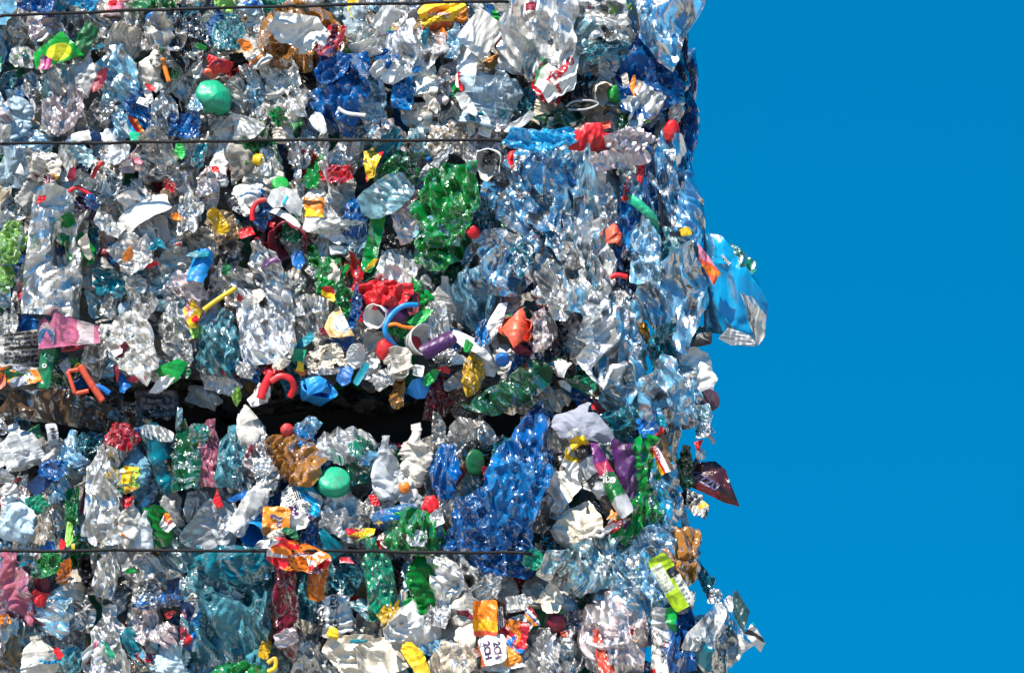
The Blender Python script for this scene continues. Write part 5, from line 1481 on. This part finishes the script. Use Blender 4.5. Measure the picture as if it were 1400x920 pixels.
F(12, 884, 34, 60, 0, 'CA', 26, 'tint')
B(98, 905, 44, 44, 30, 'CT', 30, 'tint')
B(52, 895, 48, 50, -10, 'CL', 34, lab=pat_patches(['W', 'W', 'RD', 'LB'], 4))
S(122, 896, 20, 50, 5, 'W', 40, colf=pat_patches(['W', 'PK', 'DR', 'W'], 11), name='food_wrapper', cat='wrapper', L='white wrapper with dark red bits beside the tall white bottle', lm='white wrapper with red bits')
S(240, 802, 22, 28, 0, 'DB', 34)
F(182, 910, 24, 24, 0, 'BR', 38, 'film')
B(236, 896, 40, 60, 8, 'CB', 36)
B(110, 838, 40, 50, 10, 'CL', 30)
B(196, 895, 40, 44, 0, 'CG', 30)
F(226, 868, 40, 34, -30, 'CP', 36)
B(100, 800, 40, 44, 0, 'CG', 26)
B(25, 770, 50, 34, 80, 'CL', 24)
# --
B(312, 826, 116, 164, 2, 'CT', 36, 'tint', 'stub', flatten=1, amp=1.1, L='large teal drum shaped bottle below the lower wire, the biggest of the lower bale', lm='large teal drum bottle')
F(308, 772, 104, 46, -2, 'TE', 62, 'bag', pillow=.1, amp=1.1, L='dark blue glossy film over the top of the large teal drum bottle', lm='dark blue glossy film', name='plastic_film', cat='film')
S(404, 760, 76, 36, 12, 'RD', 84, 'print', 'soft', .16, 1.2, colf=pat_patches(['RD', 'OR', 'RD', 'W', 'DR', 'OR'], 17), L='red and orange torn wrapper lying across the lower wire', lm='red and orange torn wrapper', name='food_wrapper', cat='wrapper')
S(436, 790, 26, 56, 4, 'OR', 70, 'bag', 'rect', .1, .8, (.3, 0), L='orange hanging strip of wrapper below the lower wire', lm='orange hanging strip', name='food_wrapper', cat='wrapper')
S(432, 768, 26, 26, -25, 'W', 90, colf=pat_patches(['W', 'OR', 'W', 'W', 'RD'], 5), ragged=.2, name='food_wrapper', cat='wrapper')
S(389, 786, 18, 50, -12, 'IV', 66, 'solid', 'rect', .08, .5, colf=pat_bands([(-.2, 'CO'), (2, 'IV')], 0, .1), L='peach coloured smooth strip hanging under the red and orange torn wrapper', lm='peach smooth strip')
S(388, 838, 34, 116, -2, 'DR', 62, 'bag', 'soft', .22, 1.4, (.3, 0), pillow=.06, L='long maroon crumpled film hanging beside the large teal drum bottle', lm='long maroon film', name='plastic_film', cat='film')
S(392, 872, 30, 22, -20, 'CP', 78, 'film')
S(362, 888, 14, 26, 10, 'YE', 54, 'bag')
T([(366, 906, 60), (376, 900, 62), (376, 912, 62), (366, 918, 60)], 3, 'YE', 60, 'plastic_ring', 'ring', .6, L='yellow ring piece below the long maroon film', lm='yellow ring piece')
S(462, 840, 46, 52, -20, 'GY', 54, 'foil', 'soft', .2, 1.8, colf=pat_patches(['GY', 'BK', 'W', 'GY', 'BK', 'W'], 31), L='crumpled black and white foil wrapper beside the yellow frayed scrap', lm='black and white foil', name='food_wrapper', cat='wrapper')
S(455, 865, 14, 20, -10, 'YE', 66, 'solid')
S(484, 895, 66, 52, 15, 'IV', 50, 'paper', 'soft', .12, 1.0, L='wide cream crumpled paper below the black and white foil', lm='wide cream paper', name='paper_scrap', cat='paper')
F(424, 820, 44, 70, 0, 'CT', 36, 'tint')
B(424, 895, 44, 54, 10, 'CL', 40)
S(262, 850, 26, 70, 6, 'W', 52, 'print', colf=pat_patches(['W', 'DR', 'B', 'W', 'RD', 'DB', 'LB'], 15), pillow=.08, L='printed wrapper in red, white and blue beside the large teal drum bottle', lm='red white blue wrapper', name='food_wrapper', cat='wrapper')
S(322, 914, 56, 18, 0, 'G', 64, 'bag', 'soft', .4, 1.5, L='frayed green film at the base of the large teal drum bottle', lm='frayed green film', name='plastic_film', cat='film')
S(490, 876, 24, 6, 0, 'TE', 62)
B(352, 905, 34, 50, 0, 'CT', 44, 'tint')
S(474, 766, 20, 10, 0, 'RD', 64, colf=pat_patches(['RD', 'W', 'PK'], 3))
F(462, 790, 60, 60, 0, 'TE', 30, 'tint')
B(278, 790, 30, 50, 0, 'CT', 30)
F(446, 880, 40, 30, 0, 'BK', 20, 'bag')
# --
B(516, 792, 44, 110, -8, 'MG', 46, 'tint', ribs=0, amp=.8, L='sea green smooth bottle below the lower wire', lm='sea green bottle', desc='bottle')
B(576, 795, 42, 104, 2, 'G', 42, 'tint', amp=1.4, L='bright green crushed bottle below the green glossy bag', lm='bright green bottle')
S(546, 790, 22, 50, 0, 'BK', 30, 'bag')
F(624, 788, 74, 84, 0, 'CL', 48, pillow=.2, amp=1.5, L='round clear bag with silver folds below the lower wire', lm='round clear bag')
F(682, 768, 84, 38, 5, 'B', 56, 'bag', L='blue film hanging below the wire under the blue crumpled bag', lm='blue film under the wire', name='plastic_film', cat='film')
S(728, 764, 24, 24, 10, 'MG', 64, 'bag')
B(668, 802, 30, 50, 45, 'CL', 52)
S(535, 843, 32, 28, -20, 'YE', 60, 'bag', 'soft', .35, 1.4, L='yellow frayed scrap beside the white folded carton', lm='yellow frayed scrap')
S(570, 858, 54, 58, -35, 'W', 58, 'solid', 'rect', .06, .9, (.25, .1), L='white folded carton with sharp creases below the bright green bottle', lm='white folded carton', name='folded_carton', cat='carton')
S(556, 830, 28, 40, 20, 'CL', 52, 'film', 'rect', .05, .6)
S(568, 898, 26, 54, -35, 'YE', 66, 'solid', 'soft', .14, 1.0, (.2, 0), L='yellow crumpled scrap under the white folded carton', lm='yellow scrap under the carton')
S(524, 898, 80, 50, -10, 'IV', 54, 'paper', 'soft', .12, 1.0, L='large white crumpled paper below the yellow frayed scrap', lm='large white paper', name='paper_scrap', cat='paper')
S(545, 858, 50, 30, -20, 'W', 56, 'paper', 'soft', .14, 1.0, name='paper_scrap', cat='paper', adj='crumpled')
# the big printed sweet wrapper
S(664, 845, 30, 44, 0, 'OR', 66, 'print', 'rect', .06, .8, (-.3, 0), colf=pat_bands([(-.7, 'CO'), (-.1, (.9, .45, .02)), (2, (.85, .24, .02))], 5, .12), L='orange shiny panel of a sweet wrapper above the lettered panel', lm='orange wrapper panel', name='food_wrapper', cat='wrapper')
S(682, 846, 12, 44, -4, 'W', 66, colf=pat_lines('W', 'PU', 4, .8, 90), name='label_strip', cat='label', L='white strip with purple print beside the orange wrapper panel', lm='white strip with purple print')
S(700, 870, 40, 40, 10, 'RD', 62, 'print', 'rect', .1, 1.0, colf=pat_patches(['RD', 'RD', (.5, .01, .03), 'RD', 'OR', 'B'], 21), L='red crumpled panel of a sweet wrapper beside the lettered panel', lm='red wrapper panel', name='food_wrapper', cat='wrapper')
S(672, 888, 36, 38, -4, 'W', 74, 'print', 'rect', .04, .4, (.1, 0), colf=pat_bands([(-.75, (.4, .1, .03)), (2, 'W')], 75, .03), text=[('2CH', 13, -6, 0, 86, 'PU'), ('2CH', 13, 8, -2, 86, 'PU')], L='white panel with two columns of purple letters', lm='panel with purple letters', name='food_wrapper', cat='wrapper')
S(697, 892, 24, 34, -20, 'OR', 76, 'print', [(-12, -10), (-4, -17), (12, 6), (12, 17), (-12, 17)], .04, .5, colf=pat_bands([(2, (.85, .26, .02))]), name='food_wrapper', cat='wrapper', L='plain orange panel touching the panel with purple letters', lm='plain orange panel')
S(712, 852, 26, 22, 0, 'GY', 60, 'paper', colf=pat_lines((.6, .62, .6), (.15, .2, .2), 3, .7, 85), name='label_scrap', cat='label')
B(740, 892, 60, 66, 5, 'CL', 52, amp=1.2, L='whitish clear bottle beside the red wrapper panel', lm='whitish bottle by the red panel')
B(710, 824, 22, 36, 80, 'CL', 58, ribs=0, L='small white bottle lying flat above the red wrapper panel', lm='small flat white bottle')
F(620, 905, 70, 46, -8, 'CA', 50)
S(646, 842, 14, 34, 20, 'LB', 56)
S(638, 862, 28, 44, 10, 'IV', 54, 'solid', ragged=.18)
S(727, 842, 12, 28, -30, 'RD', 62, colf=pat_bands([(-.3, 'OR'), (.0, 'B'), (.4, 'W'), (2, 'DR')], 60, .04), name='label_scrap', cat='label', L='small striped label in red, white and orange', lm='small striped label')
S(600, 884, 42, 18, -8, 'CB', 48, 'film')
F(640, 885, 20, 50, -20, 'TE', 44, 'tint')
B(640, 830, 40, 44, 0, 'CL', 44, lab=pat_patches(['W', 'DR', 'W', 'B'], 6))
B(690, 800, 40, 40, 30, 'CG', 44)
S(715, 800, 40, 24, 0, 'DR', 36, 'bag')
B(735, 805, 34, 50, 0, 'CG', 36)
B(600, 835, 34, 44, 20, 'CL', 40)
S(690, 910, 60, 14, 0, 'W', 66, 'solid')
# --
K(763, 853, 24, 'DR', 56, 20, 15, L='dark red bottle cap beside the pinkish bag', lm='dark red cap', dome=.15, deep=.5)
F(838, 872, 76, 116, 0, 'CP', 60, pillow=.14, amp=1.2, L='pinkish clear bag with an orange object showing inside', lm='pinkish bag')
S(826, 894, 20, 70, -10, 'CO', 66, 'bag', 'soft', .16, .9, L='orange shape inside the pinkish bag', lm='orange shape in the pink bag')
S(868, 866, 9, 30, -10, 'OR', 72, colf=pat_patches(['OR', 'IV', 'DR'], 4))
F(776, 885, 54, 70, 0, 'CL', 50, amp=1.6)
B(768, 806, 40, 60, 0, 'CL', 46, amp=1.4)
F(806, 862, 14, 130, -4, 'BK', 30, 'bag', L='black gap-like film running down beside the pinkish bag', lm='black running film', name='plastic_film', cat='film')
F(795, 778, 94, 60, 10, 'CT', 58, 'sheer', pillow=.1, L='teal clear film below the end of the lower wire', lm='teal film by the wire end', name='plastic_film', cat='film')
F(872, 800, 92, 88, 0, 'CB', 62, 'sheer', pillow=.12, amp=1.4, L='shining bluish film beside the lime label', lm='shining bluish film', name='plastic_film', cat='film')
F(840, 752, 104, 40, 6, 'CT', 60, 'sheer', pillow=.1)
F(895, 745, 60, 50, -35, 'CB', 56)
S(905, 880, 32, 90, 2, 'W', 68, 'print', 'rect', .08, .8, (.3, 0), colf=pat_patches(['W', 'W', 'G', 'W', 'GY', 'W', 'RD'], 6), L='white label with green and red bits beside the blue pleated film', lm='white label with green bits', name='label_sheet', cat='label')
F(770, 770, 40, 40, 0, 'DB', 40, 'tint')
S(755, 820, 26, 44, 0, 'IV', 48, 'paper', ragged=.2)
S(762, 832, 14, 14, 0, 'G', 52)
S(775, 866, 16, 8, 0, 'CO', 56)
F(786, 850, 26, 30, 0, 'DB', 44, 'bag')
# ================================================================== bales, wires, ground
def bale_core(name, label, cat, x0, x1, z0, z1, y0, y1, sd, kind):
    """the compressed mass behind the pieces one can tell apart: one lumpy block"""
    rs = np.random.RandomState(sd)
    W, D, H = x1 - x0, y1 - y0, z1 - z0
    parts, off = [], 0
    V, Fq = [], []
    st = 0.016
    def face(o, a, b, la, lb):
        nonlocal off
        na, nb = int(la / st) + 2, int(lb / st) + 2
        A, Bb = np.meshgrid(np.linspace(0, la, na), np.linspace(0, lb, nb), indexing='ij')
        V.append(np.array(o) + A.reshape(-1, 1) * np.array(a) + Bb.reshape(-1, 1) * np.array(b))
        Fq.append(grid_faces(na, nb, off=off))
        off += na * nb
    X, Y, Z = (1, 0, 0), (0, 1, 0), (0, 0, 1)
    face((x0, y0, z0), X, Z, W, H)
    face((x1, y0, z0), Y, Z, D, H)
    face((x0, y0, z0), Z, Y, H, D)
    face((x0, y0, z1), X, Y, W, D)
    face((x0, y0, z0), Y, X, D, W)
    P = np.concatenate(V)
    P = P.copy()
    c = np.array([(x0 + x1) / 2, (y0 + y1) / 2, (z0 + z1) / 2])
    half = np.array([W, D, H]) / 2
    q = (P - c) / half
    d = (np.abs(q) > .999) * np.sign(q)
    d = d / np.maximum(np.linalg.norm(d, axis=1, keepdims=True), 1e-6)
    n = crumple(P, rs, .12, 14, 1.3, .15, .8) + .018 * vnoise(P, rs, 6, 4)
    rgtw = np.clip((P[:, :1] - (x1 - .1)) / .1, 0, 1)
    P = P + d * n[:, None]
    me = mesh_from(name, P, np.concatenate(Fq), None, True)
    me.materials.append(CORE)
    o = make_obj(name, me)
    o['label'] = label
    if kind:
        o['kind'] = kind
    else:
        o['category'] = cat
    return o

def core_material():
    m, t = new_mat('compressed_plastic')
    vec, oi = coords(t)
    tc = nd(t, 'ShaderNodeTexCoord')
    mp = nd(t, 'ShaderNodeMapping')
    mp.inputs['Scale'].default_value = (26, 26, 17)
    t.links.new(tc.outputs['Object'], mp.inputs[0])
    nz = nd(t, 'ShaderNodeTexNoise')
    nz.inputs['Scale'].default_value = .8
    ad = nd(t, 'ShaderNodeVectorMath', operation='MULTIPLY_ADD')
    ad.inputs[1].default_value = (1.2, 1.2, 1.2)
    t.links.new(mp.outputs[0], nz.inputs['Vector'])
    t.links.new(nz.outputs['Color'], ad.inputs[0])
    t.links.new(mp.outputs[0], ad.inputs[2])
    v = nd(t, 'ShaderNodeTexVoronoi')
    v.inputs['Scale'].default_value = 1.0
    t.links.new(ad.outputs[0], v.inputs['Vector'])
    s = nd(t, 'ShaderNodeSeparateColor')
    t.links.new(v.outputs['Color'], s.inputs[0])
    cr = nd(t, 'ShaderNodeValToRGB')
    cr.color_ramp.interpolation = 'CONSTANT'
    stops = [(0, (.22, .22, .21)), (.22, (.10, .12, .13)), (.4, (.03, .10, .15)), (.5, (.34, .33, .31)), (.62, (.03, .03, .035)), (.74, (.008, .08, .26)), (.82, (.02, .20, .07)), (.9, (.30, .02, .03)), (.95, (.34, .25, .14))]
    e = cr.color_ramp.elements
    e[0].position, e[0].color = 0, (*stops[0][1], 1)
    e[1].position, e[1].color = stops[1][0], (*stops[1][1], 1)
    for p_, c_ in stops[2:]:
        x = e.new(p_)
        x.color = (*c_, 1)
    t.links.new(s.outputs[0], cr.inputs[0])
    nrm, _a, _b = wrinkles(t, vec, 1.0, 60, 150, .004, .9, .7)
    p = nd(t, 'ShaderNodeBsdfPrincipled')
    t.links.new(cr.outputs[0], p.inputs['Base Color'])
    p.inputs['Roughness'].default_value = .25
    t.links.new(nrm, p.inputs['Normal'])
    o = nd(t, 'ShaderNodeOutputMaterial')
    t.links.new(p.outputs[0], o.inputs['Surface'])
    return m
CORE = core_material()

zs = lambda v: at(700, v, 0.1).z
ztop, zgapu, zgapl = zs(-420), zs(532), zs(606)
xr = .165
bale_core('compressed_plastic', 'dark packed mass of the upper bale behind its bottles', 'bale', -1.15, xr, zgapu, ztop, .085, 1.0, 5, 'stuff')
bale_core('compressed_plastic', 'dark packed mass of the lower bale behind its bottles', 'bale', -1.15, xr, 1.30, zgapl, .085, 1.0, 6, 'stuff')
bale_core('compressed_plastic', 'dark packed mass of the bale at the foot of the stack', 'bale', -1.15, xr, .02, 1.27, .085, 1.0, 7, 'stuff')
# the deep seam between the two bales: a block with the shade in its colour
m_seam, t_ = new_mat('seam_shade')
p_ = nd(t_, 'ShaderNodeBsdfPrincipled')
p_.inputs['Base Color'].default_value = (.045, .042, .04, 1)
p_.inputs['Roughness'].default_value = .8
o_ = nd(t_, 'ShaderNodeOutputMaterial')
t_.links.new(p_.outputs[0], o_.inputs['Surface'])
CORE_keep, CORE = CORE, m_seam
bale_core('seam_shade_block', 'dark block in the seam between the two bales, shade put into its colour', 'sheet', -1.13, xr - .06, zgapl - .03, zgapu + .03, .24, .98, 8, 'stuff')
CORE = CORE_keep

def wire(name, pts, L, lm):
    wr = np.random.RandomState(int(pts[1][1]))
    xs = np.sort(np.concatenate([[p[0] for p in pts], np.arange(-40, pts[-2][0], 46) + wr.uniform(-12, 12, len(np.arange(-40, pts[-2][0], 46)))]))
    pv, pd = np.interp(xs, [p[0] for p in pts], [p[1] for p in pts]), np.interp(xs, [p[0] for p in pts], [p[2] for p in pts])
    q = [at(u, v + wr.uniform(-.9, .9), -(d + wr.uniform(-5, 3)) / 1000) for u, v, d in zip(xs, pv, pd)]
    m = sum(q, Vector()) / len(q)
    o = make_obj('baling_wire', tube([x - m for x in q], .0022, 'baling_wire', 'wire', 8), None, (.012, .012, .014))
    o.location = m
    o['category'] = 'wire'
    o['label'] = L
    us = [p[0] for p in pts]
    THINGS.append([o, sum(us) / len(us), pts[1][1], 60, lm, 'wire'])
wire('w', [(-60, 24, 70), (0, 22, 74), (120, 17, 78), (240, 13, 78), (400, 9, 80), (560, 5, 82), (660, 2, 82), (690, 3, 70), (720, 6, 20)], 'black baling wire pressed into the upper bale, the topmost wire', None)
wire('w', [(-60, 198, 70), (0, 197, 74), (120, 196, 76), (240, 194, 78), (340, 192.5, 78), (500, 191.5, 78), (640, 192, 78), (720, 193, 76), (760, 194, 40)], 'black baling wire across the upper bale, ending under the pale blue ribbon', None)
wire('w', [(-60, 752, 76), (0, 753, 78), (160, 752, 80), (350, 753, 82), (500, 753.5, 84), (640, 755, 84), (720, 756, 80), (760, 757, 40)], 'black baling wire across the lower bale', None)

# ground, reaching the horizon
def ground():
    m, t = new_mat('yard_gravel')
    vec, oi = coords(t)
    nrm, nz, vd = wrinkles(t, vec, .6, 12, 60, .01)
    cr = nd(t, 'ShaderNodeValToRGB')
    cr.color_ramp.elements[0].color = (.20, .185, .16, 1)
    cr.color_ramp.elements[1].color = (.38, .355, .31, 1)
    t.links.new(nz, cr.inputs[0])
    p = nd(t, 'ShaderNodeBsdfPrincipled')
    t.links.new(cr.outputs[0], p.inputs['Base Color'])
    p.inputs['Roughness'].default_value = .9
    t.links.new(nrm, p.inputs['Normal'])
    o = nd(t, 'ShaderNodeOutputMaterial')
    t.links.new(p.outputs[0], o.inputs['Surface'])
    n = 41
    a = np.sign(np.linspace(-1, 1, n)) * np.abs(np.linspace(-1, 1, n)) ** 3 * 2000
    X, Y = np.meshgrid(a, a, indexing='ij')
    Zz = np.zeros_like(X)
    me = mesh_from('ground', np.stack([X, Y, Zz], -1).reshape(-1, 3), grid_faces(n, n), None)
    me.materials.append(m)
    o = make_obj('ground', me)
    o['kind'] = 'structure'
ground()

# ================================================================== fill what is still bare: smaller crushed bottles and shreds behind and between
def edge_u(v):
    return float(np.interp(v, [-30, 0, 60, 120, 250, 330, 420, 560, 650, 720, 800, 920, 960], [930, 925, 910, 925, 930, 940, 935, 935, 925, 925, 915, 925, 925]))

def in_gap(u, v):
    lo, hi_ = np.interp(u, [0, 250, 500, 700, 800], [536, 532, 536, 560, 590]), np.interp(u, [0, 250, 500, 640, 700, 800], [592, 590, 590, 584, 575, 560])
    return u < 780 and lo - 16 < v < hi_ + 22

frs = np.random.RandomState(77)
FILLC = ['CL'] * 7 + ['CG'] * 3 + ['CB'] * 3 + ['CT'] * 3 + ['CP', 'CA', 'CP', 'G', 'B', 'TE', 'B', 'MG', 'DG']
n_fill = 0
cand = []
for v in range(-12, 945, 23):
    for u in range(-12, 930, 26):
        cand.append((u + frs.uniform(-7, 7), v + frs.uniform(-6, 6)))
frs.shuffle(cand)
for u, v in cand:
    if u > edge_u(v) - 14 or in_gap(u, v):
        continue
    i, j = int((v + 30) / 10), int((u + 30) / 10)
    pat = COVER[max(0, i - 1):i + 2, max(0, j - 1):j + 2]
    if (pat > 0).mean() > .55:
        continue
    w, h = frs.uniform(34, 54), frs.uniform(46, 74)
    r = frs.uniform(-50, 50) if frs.rand() < .7 else frs.uniform(-90, 90)
    k = frs.rand()
    if k < .72:
        col = FILLC[frs.randint(len(FILLC))]
        if u > 690 and col in ('CL', 'CG') and frs.rand() < .6:
            col = ['CB', 'CT', 'TE', 'B'][frs.randint(4)]
        B(u, v, w, h, r, col, frs.uniform(-4, 14), 'tint' if col in ('G', 'B', 'TE', 'MG', 'DG', 'RD') else 'clear')
    else:
        F(u, v, w * 1.1, h * .9, r, (['CB', 'CL', 'PB', 'TE'][frs.randint(4)] if u > 690 else FILLC[frs.randint(19)]), frs.uniform(-2, 16))
    n_fill += 1
# small shreds caught between the bottles
SH = ['W'] * 14 + ['IV'] * 5 + ['RD'] * 3 + ['B'] * 3 + ['G'] * 2 + ['YE', 'OR', 'PU', 'DR', 'DR', 'DB', 'DB', 'TE', 'BK', 'BK', 'GY', 'GY', 'DG', 'MG']
for q in range(N_SHRED):
    v = frs.uniform(-5, 925)
    u = frs.uniform(-5, edge_u(v) - 20)
    if in_gap(u, v):
        continue
    w = 8 * math.exp(frs.uniform(0, 1.1))
    col = SH[frs.randint(len(SH))]
    cl_ = frs.rand() < .55
    w = w * (1.5 if cl_ else 1)
    S(u, v, w, w * frs.uniform(.9, 2.6), frs.uniform(-90, 90), ['CL', 'TE', 'CL', 'CB', 'B', 'CL', 'CG', 'G', 'CT', 'RD', 'CL'][q % 11] if cl_ else col, frs.uniform(14, 46), ('film' if q % 11 in (0, 2, 3, 5, 6, 8, 10) else 'bag') if cl_ else 'solid', 'soft', .25, 1.3, name='plastic_shred', cat='shred', tx=frs.uniform(-40, 40), tz=frs.uniform(-50, 50), n=22 if cl_ else 12)

# ================================================================== labels: what sets each thing apart is what it lies beside
LMK = [(t[4], t[1], t[2], t[3]) for t in THINGS if t[4]]
used = {}
for t in THINGS:
    lb = t[0].get('label')
    if lb:
        used[lb.lower()] = used.get(lb.lower(), 0) + 1
for t in THINGS:
    o, u, v, sz, lm, desc = t
    if o.get('label'):
        continue
    near = sorted(LMK, key=lambda q: (q[1] - u) ** 2 + (q[2] - v) ** 2)[:9]
    def rel(q):
        dx, dy = u - q[1], v - q[2]
        if abs(dy) > 1.1 * abs(dx):
            return 'below' if dy > 0 else 'above'
        return 'beside'
    done = None
    n = len(near)
    combos = sorted(((a, b) for a in range(n) for b in range(n) if a != b), key=lambda ab: ab[0] * 1.3 + ab[1])
    for a, b in combos:
        A, Bq = near[a], near[b]
        va, vb = np.array([A[1] - u, A[2] - v]), np.array([Bq[1] - u, Bq[2] - v])
        cosab = va @ vb / (np.linalg.norm(va) * np.linalg.norm(vb) + 1e-6)
        if cosab < -.35 and a < b:
            s = f'{desc} between the {A[0]} and the {Bq[0]}'
        else:
            s = f'{desc} {rel(A)} the {A[0]}, towards the {Bq[0]}'
            if cosab > .97:
                continue
        if len(s.replace('-', ' ').split()) > 16 or s.lower() in used:
            continue
        done = s
        break
    if not done:
        done = f'{desc} near the {near[0][0]}'
    used[done.lower()] = 1
    o['label'] = done
# groups of look-alikes
GROUPS = {'crushed_bottle': 'crushed bottles in the bales', 'plastic_bag': 'bags in the bales', 'plastic_film': 'films in the bales', 'plastic_scrap': 'plastic scraps in the bales', 'plastic_shred': 'small shreds caught between the bottles', 'bottle_cap': 'loose caps in the bales', 'food_wrapper': 'wrappers in the bales', 'plastic_strip': 'loose strips in the bales', 'paper_scrap': 'paper scraps in the bales', 'baling_wire': 'wires round the bales', 'lid': 'loose lids in the bales'}
for t in THINGS:
    k = t[0].name.split('.')[0]
    if k in GROUPS:
        t[0]['group'] = GROUPS[k]
print('things', len(THINGS), 'fill', n_fill)
